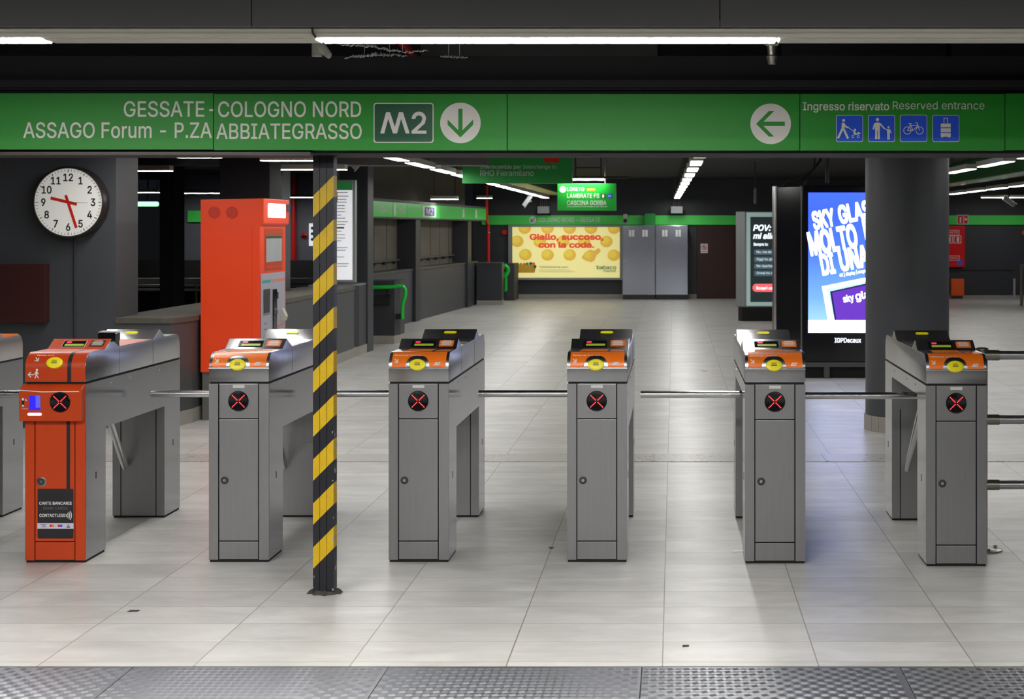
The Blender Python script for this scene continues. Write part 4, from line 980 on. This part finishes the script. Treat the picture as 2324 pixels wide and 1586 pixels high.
mb = MB(); mb.box(-.13, .125, 0, .3, 0, Z(484.5, 37.7)-Z(510.5, 37.7)).box(-.004, .004, -.006, 0, 0, Z(484.5, 37.7)-Z(510.5, 37.7)); mb.build('box_body', M['green_rho'], t, .01)
t = thing('loudspeaker', 'small round loudspeaker on the green band above the left cabinet', 'loudspeaker', (X(1419, 37.6), 37.6, Z(501, 37.6)))
MB().box(-.045, .045, 0, .3, .07, .16).build('bracket', M['cream'], t, .01); MB().lathe(FRONT(0, 0, 0), [(.065, -.1), (.07, 0), (.06, .02)], 24).lathe(FRONT(0, 0, 0), [(.045, .018), (.04, .026)], 24, 1).build('cone', [M['grey_box'], M['ink']], t, smooth=40)

# lemon poster
t = thing('poster', 'yellow lemon poster with red headline in a pale frame', 'poster', (X(1155, Yk), Yk-.12, Z(635, Yk-.12)))
u = lambda px: X(px, Yk-.12)-X(1155, Yk); v = lambda py: Z(py, Yk-.12)-Z(635, Yk-.12)
wd, ht = u(1412), v(510.5); F = FRONT(0, 0, 0)
mb = MB(); e0, e1, e2, e3 = u(1163), u(1406.6), v(630), v(515)
mb.box(0, e0, -.03, .12, 0, ht).box(e1, wd, -.03, .12, 0, ht).box(e0, e1, -.03, .12, 0, e2).box(e0, e1, -.03, .12, e3, ht); mb.build('frame', M['alu_matte'], t)
pp = MB().box(e0, e1, -.005, .1, e2, e3).build('sheet', M['paper_yellow'], t)
F = FRONT(0, -.005, 0)
q = lambda zx: u(1140+zx/7.747); qv = lambda zy: v(490+zy/7.747); mb = MB()
def clip_disc(cx, cy, rx, ry, n, mi):
    pts = [(min(max(cx+rx*math.cos(2*PI*i/36), e0), e1), min(max(cy+ry*math.sin(2*PI*i/36), e2), e3)) for i in range(36)]; mb.poly(F, pts, n, mi)
def lemon(zx, zy, r=112):
    rr = q(r)-q(0); cx, cy = q(zx), qv(zy)
    clip_disc(cx, cy, rr, rr*.92, .001, 2); clip_disc(cx-rr*.10, cy+rr*.10, rr*.86, rr*.78, .002, 1); clip_disc(cx-rr*.22, cy+rr*.22, rr*.62, rr*.56, .003, 0)
for zx, zy in ((395, 215), (795, 215), (1185, 215), (1560, 215), (1965, 215), (262, 445), (660, 455), (1070, 445), (1440, 450), (1830, 450), (405, 680), (795, 685), (1185, 685), (1960, 690)): lemon(zx, zy)
mb.poly(F, [(q(a), qv(b)) for a, b in ((1390, 735), (1450, 640), (1540, 590), (1620, 610), (1690, 560), (1735, 600), (1720, 640), (1660, 690), (1620, 790), (1560, 815), (1470, 790))][::-1], .001, 2)
mb.poly(F, [(q(a), qv(b)) for a, b in ((1420, 720), (1470, 640), (1540, 605), (1600, 640), (1580, 720), (1520, 780), (1460, 765))][::-1], .002, 1); mb.disc(F, q(1495), qv(680), q(50)-q(0), .003, 0, 20)
mb.build('lemons', [M['lemon_a'], M['lemon_b'], M['lemon_c']], pp)
mb = MB(); mb.text(F, 'Giallo, succoso,', q(478), qv(415), qv(320)-qv(415), q(1780)-q(478), bold=.065, n=.005).text(F, 'con la coda.', q(635), qv(555), qv(460)-qv(555), q(1620)-q(635), bold=.065, n=.005); mb.build('headline', M['poster_red'], pp)
mb = MB(); mb.text(F, 'babaco', q(1660), qv(935), qv(868)-qv(935), q(2005)-q(1660), bold=.025, n=.005).text(F, 'market', q(1775), qv(988), qv(938)-qv(988), q(2000)-q(1775), bold=.01, n=.005)
mb.text(F, 'Perfettamente unici', q(655), qv(910), qv(882)-qv(910), q(1155)-q(655), bold=.02, n=.005).text(F, 'Scopri gli imperfetti e combatti lo spreco', q(655), qv(958), qv(938)-qv(958), q(1185)-q(655), n=.005).text(F, 'Frutta e verdura di stagione su babacomarket.com', q(655), qv(988), qv(968)-qv(988), q(1280)-q(655), n=.005); mb.build('small_print', M['poster_teal'], pp)
mb = MB(); mb.poly(F, [(q(250), qv(1000)), (q(570), qv(1000)), (q(600), qv(860)), (q(245), qv(860))], .004, 0)
for a, b, m_ in ((270, 850, 1), (330, 850, 0), (390, 850, 2), (440, 840, 1), (500, 835, 3), (550, 840, 2), (575, 890, 3), (500, 920, 0), (300, 930, 0)): mb.disc(F, q(a), qv(b), q(28)-q(0), .006+.0003*m_, m_, 14)
mb.build('crate_picture', [M['crate'], M['green_rail'], M['poster_red'], M['poster_teal']], pp)
struct(MB().box(X(1094, Yk), X(1581, Yk), Yk-.02, Yk, 0, Z(667.5, Yk)).build('baseboard_back', M['skirting']))
struct(MB().box(X(2040, Yk), WX1, Yk-.02, Yk, 0, Z(670, Yk)).build('baseboard_right', M['skirting']))

# steel cabinets
Yc = 37.45
for k, (a, b) in enumerate(((1412.5, 1487), (1488, 1561))):
    t = thing('steel_cabinet', ('left' if k == 0 else 'right')+' one of two tall steel cabinets '+('beside the lemon poster' if k == 0 else 'beside the brown door'), 'cabinet', (X(a, Yc), Yc, 0), 'steel cabinets at the back wall')
    wd = X(b, Yc)-X(a, Yc); z0, z1 = Z(669, Yc), Z(511, Yc)
    MB().box(.01, wd-.01, .03, .52, 0, z0).build('plinth', M['dark_metal'], t)
    MB().box(0, wd, .018, .53, z0, z1).build('body', M['alu'], t, .004)
    dr = MB().box(.006, wd-.006, 0, .018, z0+.01, z1-.012).build('door', M['cab_steel'], t, .004)
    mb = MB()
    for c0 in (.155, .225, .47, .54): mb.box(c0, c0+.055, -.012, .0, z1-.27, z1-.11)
    mb.build('vent', M['white'], dr, .008)  # white paint stands in for lamps reflected in the vent slots
    MB().cyl((wd-.08 if 0 else .05, -.012, .92), (.05, 0, .92), .018, n=12).build('lock', M['chrome'], dr)
# brown door and its notice
o = struct(MB().box(X(1581, Yk), X(1668, Yk), Yk-.05, Yk, 0, Z(511, Yk)).build('door_1', M['brown_door'], None, .01))
MB().cyl((X(1591, Yk), Yk-.09, .95), (X(1591, Yk), Yk-.05, .95), .022, n=12).build('door_handle', M['dark_metal'], o)
t = thing('door_notice', 'white no-entry notice on the brown door', 'notice', (X(1590, Yk), Yk-.055, Z(574, Yk)))
MB().box(0, .168, -.006, 0, 0, .222).build('sheet', M['white'], t)
mb = MB(); F = FRONT(0, -.006, 0); mb.arc(F, .084, .14, .055, .016, n=.002).line(F, (.045, .18), (.123, .10), .014, .002).rect(F, .03, .03, .14, .045, .002, 1).rect(F, .065, .11, .10, .17, .0015, 1); mb.build('symbol', [M['red_pipe'], M['grey_text']], t)
# red pipe and alarm left of poster
t = thing('standpipe', 'thin red vertical pipe left of the lemon poster', 'pipe', (X(1108, 37.2), 37.2, 0))
MB().tube([(X(1108, 37.2)-X(1108, 37.2), 0, Z(600, 37.2)), (0, 0, Z(512, 37.2)), (-.02, -.1, Z(506, 37.2)), (-.03, -.1, 2.85)], .036).build('pipe', M['red_pipe'], t, smooth=50); MB().cyl((0, 0, Z(528.5, 37.2)), (0, 0, Z(526.5, 37.2)), .05).build('clamp', M['alu'], t)
MB().cyl((0, 0, 0), (0, 0, Z(600, 37.2)), .036).build('lower_pipe', M['red_pipe'], t, smooth=50)
tag(MB().cyl((X(1146, Yk), Yk-.1, Z(527, Yk)), (X(1146, Yk), Yk, Z(527, Yk)), .06, .05, 14).build('alarm_bell', M['red_pipe'], None, smooth=40), 'small red alarm on the dark wall at the top left of the lemon poster', 'alarm')
# junction boxes hung on rods
for px, lab in ((1233, 'grey box hung on four rods left of the bright green sign'), (1536, 'grey box hung on four rods below the middle lamp row')):
    t = thing('junction_box', lab, 'junction box', (X(px, 37.6), 37.6, Z(484, 37.6)), 'hung grey boxes')
    MB().box(-.14, .14, 0, .15, 0, .165).build('box_body', M['grey_box'], t, .008)
    for dx in (-.075, -.03, .03, .075): MB().cyl((dx, .07, .165), (dx, .07, 2.85-Z(484, 37.6)), .006, n=8).build('rod', M['dull_steel'], t)
# hanging signs
Yr_ = 20.0
t = thing('hanging_sign', 'dark green hanging sign reading RHO Fieramilano', 'sign', (X(1049, Yr_), Yr_, Z(416, Yr_)))
u = lambda px: X(px, Yr_)-X(1049, Yr_); v = lambda py: Z(py, Yr_)-Z(416, Yr_)
MB().box(0, u(1299), 0, .12, 0, v(352)).build('board', M['green_rho'], t, .005); F = FRONT(0, 0, 0)
mb = MB(); mb.text(F, 'Intersambio per' if 0 else 'Interscambio per', u(1090), v(382.5), .046, u(1183)-u(1090), bold=.015, n=.002, mi=0).text(F, 'Interchange to', u(1187), v(382.5), .046, u(1262)-u(1187), bold=-.012, n=.002, mi=0).text(F, 'RHO Fieramilano', u(1090), v(399), .070, u(1211)-u(1090), bold=0, n=.002, mi=0).rrect(F, u(1235), v(369), u(1269), v(355), .02, .002, 1)
mb.build('lettering', [M['grey_print'], M['red_pipe']], t)
for a in (.2, 1.2): MB().cyl((a, .06, v(352)), (a, .06, 2.85-Z(416, Yr_)), .012, n=10).build('rod', M['dull_steel'], t)
Yg = 25.0
t = thing('hanging_sign', 'bright green hanging sign reading LAMBRATE FS and CASCINA GOBBA', 'sign', (X(1265, Yg), Yg, Z(478, Yg)))
u = lambda px: X(px, Yg)-X(1265, Yg); v = lambda py: Z(py, Yg)-Z(478, Yg)
M['green_lit'] = pbr('lit_sign_green', rgb(22, 170, 52), .45, 0, .04)
MB().box(0, u(1398), 0, .14, 0, v(416)).build('board', M['green_lit'], t, .005); F = FRONT(0, 0, 0)
mb = MB(); mb.text(F, 'LORETO', u(1287), v(433), .055, u(1326)-u(1287), bold=.01, n=.002).text(F, 'LAMBRATE FS', u(1287), v(449), .068, u(1360)-u(1287), bold=.012, n=.002).text(F, 'CASCINA GOBBA', u(1287), v(465), .068, u(1376)-u(1287), bold=.012, n=.002).text(F, 'Interscambio per interchange to  San Raffaele', u(1287), v(470), .022, u(1378)-u(1287), n=.002)
mb.disc(F, u(1277), v(430), .05, .002).rect(F, u(1332), v(433), u(1351), v(428), .002, 3).rect(F, u(1363.5), v(450), u(1374), v(440), .002, 1).rrect(F, u(1366), v(449), u(1371.5), v(441), .015, .004, 0).rect(F, u(1378), v(450), u(1389.5), v(439.5), .002, 2).text(F, 'S9', u(1383.8), v(447), .03, None, 'C', .01, .004, 0)
mb.build('lettering', [M['white'], M['ink'], M['sign_blue'], M['mc_orange']], t)
for a in (.15, .75): MB().cyl((a, .07, v(416)), (a, .07, 2.85-Z(478, Yg)), .012, n=10).build('rod', M['dull_steel'], t)
t = thing('sign_lamp', 'slim lit lamp on a dark arm above the bright green sign', 'lamp', (X(1335, 24.86), 24.86, Z(407, 24.86)))
MB().box(-.47, .64, 0, .07, .012, .05).build('arm_bar', M['dark_metal'], t, .004)
MB().box(-.45, .24, .005, .065, -.012, .012).build('tube', M['tube_sign'], t, .004)
mb = MB()
for a in (-.2, .2): mb.cyl((a, .03, .05), (a, .03, 2.85-Z(407, 24.86)), .012, n=8)
mb.cyl((-.2, .03, .18), (.2, .03, .18), .012, n=8); mb.build('hanger', M['dark_metal'], t)

# ------------------------------------------------------------------ right: column, screens, far right wall items
CX, CY, CR = 1.952, 13.32, .347
t = thing('column', 'thick round grey column with a tiled foot', 'column', (CX, CY, 0)); t['kind'] = 'structure'
MB().cyl((0, 0, .13), (0, 0, 2.85), CR, n=96).build('shaft', M['column'], t, smooth=40)
mb = MB()
for i in range(26):
    a0, a1 = 2*PI*(i+.02)/26, 2*PI*(i+.98)/26; r0, r1 = CR-.01, CR+.014
    mb.prism([(r0*math.cos(a0), r0*math.sin(a0)), (r1*math.cos(a0), r1*math.sin(a0)), (r1*math.cos(a1), r1*math.sin(a1)), (r0*math.cos(a1), r0*math.sin(a1))], 'z', 0, .128)
mb.build('foot_tiles', M['skirting'], t, .002)

Yd = 17.8
t = thing('advertising_screen', 'black freestanding advertising screen showing a bright blue advert', 'advertising screen', (0, 0, 0))
kx0, kx1 = X(1820, Yd), X(2040, Yd); zb, zt = Z(822, Yd), Z(421, Yd)
out = [(kx0, Yd), (kx1, Yd), (kx1+.3, Yd+.5), ((kx0+kx1)/2+.2, Yd+.75), (X(1767, 18.15), 18.2), (X(1763, 18.1), 18.1)]
MB().prism(out, 'z', zb, zt).build('case', M['gloss_black'], t, .012)
mb = MB(); mb.tube([(X(1760, 18.15)-.0, 18.15, zb+.0), (X(1760, 18.15), 18.15, zt)], .037, 20); mb.build('edge_trim', M['chrome'], t, smooth=50)
MB().box(kx0-.012, kx0-.002, Yd-.006, Yd+.03, zb, zt).build('corner_trim', M['dull_steel'], t, .002)
mb = MB(); mb.prism([(a if a > kx0 else a+.03, b+.04) for a, b in out], 'z', .0, zb-.0); mb.build('base', M['black'], t)
MB().box(kx0-.15, kx1+.1, Yd-.01, Yd+.05, Z(833, Yd), zb).build('base_rail', M['wall_green'], t, .004)
for px in (1870, 1978): MB().box(X(px, Yd), X(px+13, Yd), Yd-.01, Yd+.06, 0, Z(833, Yd)).build('leg', M['wall_green'], t, .004)
F = FRONT(0, Yd, 0); sx0, sx1, sz0, sz1 = X(1834, Yd), X(2016, Yd), Z(755, Yd), Z(437, Yd)
M['scr_blue'] = screen_gradient('screen_blue', [(0, (.13, .23, .42, 1)), (.25, (.055, .13, .5, 1)), (.55, (.024, .062, .5, 1)), (.85, (.016, .042, .48, 1)), (1, (.018, .048, .5, 1))], 4.2, sz0, sz1)
scn = MB().rect(F, sx0, sz0, sx1, sz1, .012).build('display', M['scr_blue'], t)
kx = lambda zx: X(1830+zx/4.407, Yd); kz = lambda zy: Z(440+zy/4.407, Yd); rot = math.radians(10.7)
mb = MB()
for s_, zx, zy, ch, wz in (('SKY', 75, 352, 165, 222), ('GLASS', 335, 296, 170, 400), ('MOLTO', 42, 612, 218, 490), ('PIÙ', 590, 470, 205, 250), ('DI', 160, 808, 195, 138), ('UNA', 345, 766, 200, 300), ('TV', 700, 690, 195, 160)):
    mb.text(F, s_, kx(zx), kz(zy), (kz(0)-kz(ch)), kx(wz)-kx(0), bold=.06, n=.016, rot=rot)
mb.text(F, '4K | display | magari TV', kx(332), kz(830), .035, kx(330)-kx(0), bold=.02, n=.016, rot=rot)
mb.rect(F, sx0, sz0, sx1, kz(1262), .017)
mb.build('advert_lettering', M['scr_white'], scn)
mb = MB(); G = lambda pts, n, mi: mb.poly(F, [(min(kx(a), sx1), kz(b)) for a, b in pts][::-1], n, mi)
G([(155, 925), (820, 790), (820, 1262), (215, 1262)], .0135, 0); G([(205, 955), (820, 830), (820, 1262), (280, 1262)], .0140, 1); G([(235, 975), (820, 845), (820, 1262), (282, 1262)], .0145, 2); G([(256, 985), (820, 862), (820, 1262), (300, 1262)], .015, 3)
mb.text(F, 'sky', kx(372), kz(1085), .075, kx(480)-kx(372), bold=.03, n=.0158, rot=rot, mi=0).text(F, 'glass', kx(495), kz(1062), .085, kx(740)-kx(495), bold=.03, n=.0158, rot=rot, mi=0)
mb.build('advert_picture', [M['scr_white'], M['scr_pale'], M['scr_ink'], M['scr_purple']], scn)
M['brand_white'] = emit('maker_lettering', (.8, .85, 1, 1), 1.6)
MB().text(F, 'IGPDecaux', X(1894, Yd), Z(777, Yd), .05, X(1954, Yd)-X(1894, Yd), bold=.03, n=.013).build('maker_lettering', M['brand_white'], t)
# cables on top of it
tag(MB().tube([(1.25, 18.2, zt+.008), (1.28, 18.2, zt+.05), (1.42, 18.15, zt+.08), (1.6, 18.15, zt+.20), (1.62, 18.15, 2.85)], .012).tube([(1.5, 18.2, zt+.012), (1.55, 18.2, zt+.14), (1.68, 18.25, zt+.3), (1.7, 18.25, 2.85)], .016).build('cable', M['conduit'], None, smooth=50), 'black cables rising from the blue advertising screen', 'cable')
tag(MB().cyl((X(1877, 18.2), 18.2, zt+.04), (X(1877, 18.2), 18.2, 2.85), .022, n=12).build('conduit', M['wall_green'], None, smooth=50), 'grey vertical conduit above the blue advertising screen', 'conduit')
t = thing('conduit_drop', 'hanging conduit above the dark advert screen with white text', 'conduit', (X(1714, 28.0), 28.0, Z(462, 28)))
MB().cyl((0, 0, .25), (0, 0, 2.85-Z(462, 28)), .012, n=8).build('cord', M['conduit'], t); MB().cyl((0, 0, 0), (0, 0, .27), .026, n=12).build('sleeve', M['grey_text'], t)

# smaller advert case
Yp = 28.8
t = thing('advert_case', 'aluminium advert case with white text on a dark screen', 'advert case', (0, 0, 0))
ax0, ax1 = X(1690, Yp), X(1835, Yp); zb, zt = Z(697, Yp), Z(480, Yp)
MB().prism([(ax0, Yp), (ax1, Yp), (ax1+.15, Yp+.3), (ax0-.05, Yp+.5), (X(1670, Yp+.3), Yp+.3)], 'z', zb, zt).build('case', M['alu_matte'], t, .01)
MB().prism([(ax0-.05, Yp-.02), (ax1, Yp-.02), (ax1, Yp+.4), (ax0-.1, Yp+.4), (X(1676, Yp+.1), Yp+.1)], 'z', 0, zb).build('base', M['black'], t, .006)
F = FRONT(0, Yp, 0); u = lambda px: X(px, Yp); v = lambda py: Z(py, Yp)
MB().rect(F, u(1694), v(694), u(1830), v(482), .004).build('screen_border', M['pov_edge'], t)
s_ = MB().rect(F, u(1703), v(685), u(1822), v(492), .008).build('display', M['pov_dark'], t)
mb = MB(); mb.text(F, 'POV: quando', u(1709), v(523.5), .105, None, bold=.04, n=.012, mi=0, shear=.25, xs=.95).text(F, 'mi allontano', u(1709), v(541.5), .100, None, bold=.04, n=.012, mi=0, shear=.25, xs=.95).text(F, 'Sempre lo:', u(1710), v(557.5), .052, u(1743)-u(1710), bold=.03, n=.012)
for i, (s0, y) in enumerate((('No, ma da domani', 574), ('Oggi ho già', 590.5), ('Ne riparliamo', 606), ('Ormai ho deciso', 622))):
    mb.rrect(F, u(1711), v(y+4.5), u(1790), v(y-8), .03, .011, 1).text(F, s0, u(1717), v(y), .042, None, bold=.02, n=.013, mi=2)
mb.rrect(F, u(1708), v(662), u(1800), v(644), .066, .011, 3).text(F, 'Scopri come', u(1716), v(656.5), .05, None, bold=.03, n=.013, mi=0)
mb.build('advert_lettering', [M['pov_text'], M['pov_grey'], M['pov_dim'], M['pov_red']], s_)

# far right wall items
Yk2 = Yk-.145
t = thing('hose_cabinet', 'red fire hose cabinet right of the thick column', 'cabinet', (X(2125, Yk2), Yk2, Z(606, Yk2)))
wd, ht = X(2189.5, Yk2)-X(2125, Yk2), Z(512, Yk2)-Z(606, Yk2)
MB().box(0, wd, 0, .14, 0, ht).build('cabinet_body', M['hydrant_red'], t, .006); F = FRONT(0, 0, 0); mb = MB()
u = lambda px: X(px, Yk2)-X(2125, Yk2); v = lambda py: Z(py, Yk2)-Z(606, Yk2)
for a, b, c, e in ((2130, 534, 2177, 522),): mb.rect(F, u(a), v(b), u(c), v(e), .002, 0).rect(F, u(a+1), v(b-1), u(c-1), v(e+1), .003, 1).text(F, 'IDRANTE', u(2133), v(530), .05, u(2174)-u(2133), n=.004, mi=0)
for a in (2145, 2164.5): mb.rect(F, u(a), v(552), u(a+17), v(534.5), .002, 0).rect(F, u(a+1.3), v(550.7), u(a+15.7), v(535.8), .003, 1).rect(F, u(a+7), v(549), u(a+12), v(538), .004, 0)
mb.rect(F, u(2130), v(591), u(2178), v(580), .002, 0).rect(F, u(2131), v(590), u(2177), v(581), .003, 1).text(F, 'NON INGOMBRARE', u(2133), v(587), .035, u(2175)-u(2133), n=.004, mi=0)
mb.rect(F, u(2172), v(601), u(2184), v(590), .002, 2)
mb.build('lettering', [M['white'], M['hydrant_red'], M['mae_blue']], t)
t = thing('fire_sign', 'small red and white fire sign on the green band', 'sign', (X(2172, Yk2+.05), Yk2+.05, Z(509, Yk2)))
MB().box(0, .27, 0, .01, 0, .225).build('plate', M['white'], t); F = FRONT(0, 0, 0)
mb = MB(); mb.rect(F, .015, .015, .15, .21, .002, 0).rect(F, .165, .015, .255, .21, .002, 0).rect(F, .065, .04, .10, .17, .004, 1).disc(F, .21, .12, .03, .004, 1, 16); mb.build('symbol', [M['hydrant_red'], M['white']], t)
t = thing('floor_box', 'small orange box with a door standing below the red hose cabinet', 'box', (X(2159, Yk2), Yk2, Z(671, Yk2)))
MB().box(0, X(2188, Yk2)-X(2159, Yk2), 0, .12, 0, .40).build('box_body', M['orange_box'], t, .006); MB().box(.03, .275, -.008, 0, .03, .37).build('box_door', M['orange_box'], t, .004)
MB().box(0.02, .28, .02, .12, -Z(671, Yk2), 0).build('foot', M['dark_metal'], t)
struct(MB().box(X(2120, Yk), X(2298, Yk), Yk-.035, Yk, Z(612.5, Yk), Z(609.5, Yk)).build('trim_8', M['dark_metal'], None, .004))
t = thing('marker_post', 'short flat metal post against the far right wall', 'post', (X(2302, 37.6), 37.6, 0)); MB().box(-.025, .025, -.012, .012, 0, Z(632, 37.6)).build('bar', M['grey_box'], t, .004)
t = thing('turnstile_frame', 'grey steel frame cut off by the right edge, far back', 'frame', (X(2322, 34.5), 34.5, 0)); MB().box(-.05, .0, 0, .1, 0, Z(600, 34.5)).box(-.0, .5, 0, .1, Z(604, 34.5), Z(600, 34.5)).build('frame', M['dull_steel'], t, .006)
tag(MB().cyl((X(2324, Yk), Yk-.1, Z(528, Yk)), (X(2324, Yk), Yk, Z(528, Yk)), .06, .05, 14).build('alarm_bell', M['orange_box'], None, smooth=40), 'small orange alarm at the right edge on the far wall', 'alarm')
def cctv(px, py, Y, ang, label, mat='cam_white', s=1.0):
    t = thing('security_camera', label, 'security camera', (X(px, Y), Y, Z(py, Y)), 'security cameras')
    t.rotation_euler = (0, ang, 0); t.scale = (s, s, s)
    MB().box(-.16, .14, -.05, .05, -.045, .045).box(-.19, .17, -.058, .058, .045, .055).build('housing', M[mat], t, .012)
    MB().cyl((.14, 0, 0), (.155, 0, 0), .032, n=16).build('lens', M['ink'], t)
    top = 2.85-Z(py, Y)
    MB().tube([(0, .03, .04), (-.05, .06, .08), (-.02, .06, .02)], .018).build('bracket', M[mat], t, smooth=50)
    d_ = Matrix.Rotation(-ang, 3, 'Y')
    b0 = Vector((0, .06, 0)); b1 = d_ @ Vector((0, 0, (top+.01)/s)) + b0
    MB().cyl(b0, b1, .016, n=10).build('mount', M['conduit'], t, smooth=50)
cctv(2291, 458, 36.0, math.radians(35), 'white security camera under the long lamp at the far right')
cctv(812, 372, 19.0, math.radians(130), 'grey security camera near the top of the striped post', 'grey_box', .55)
cctv(1196, 456, 33.4, math.radians(125), 'security camera left of the bright green sign', 'grey_box', .9)
# ducts beside the lamp rows, a green reflection painted into their colour
tag(MB().box(-2.78, -2.45, 24.4, 35.5, 2.42, 2.85).build('cable_duct', M['duct_reflection'], None, .02), 'duct with a painted green reflection beside the lamp row past the hanging sign', 'duct')
tag(MB().box(5.05, 5.5, 23.0, 33.5, 2.50, 2.85).build('cable_duct', M['duct_reflection'], None, .02), 'duct with a painted green reflection between the two right-hand lamp rows', 'duct')
# litter on the tiles
def D(py): return EYE*FPX/(py-VY)
def scrap(px, py, a, b, mat, label, rz=.3):
    Y = D(py); mb = MB(); mb.prism([(-a, -b), (a*.8, -b*.9), (a, b*.8), (-a*.7, b)], 'z', .0005, .003)
    o = mb.build('paper_scrap', M[mat]); o.location = (X(px, Y), Y, 0.003 if 11.4 < Y < 11.83 else 0); o.rotation_euler = (0, 0, rz); tag(o, label, 'litter')
scrap(1676, 1251, .033, .02, 'white', 'white paper scrap on the tiles at the foot of a steel gate', .1)
scrap(1449, 1046, .02, .02, 'white', 'white paper scrap on the worn floor joint', 0)
scrap(1598, 842, .025, .06, 'pink_print', 'small pink scrap on the tiles far back', .4)
scrap(303, 1387, .024, .013, 'mortar', 'dark dried leaf on the tiles left of the striped post', .1)
scrap(1556, 1466, .015, .011, 'mortar', 'small dark scrap on the tiles near the tread plates', .2)
scrap(1251, 1243, .013, .016, 'brown_door', 'tiny brown scrap on a tile joint between two gates', .5)
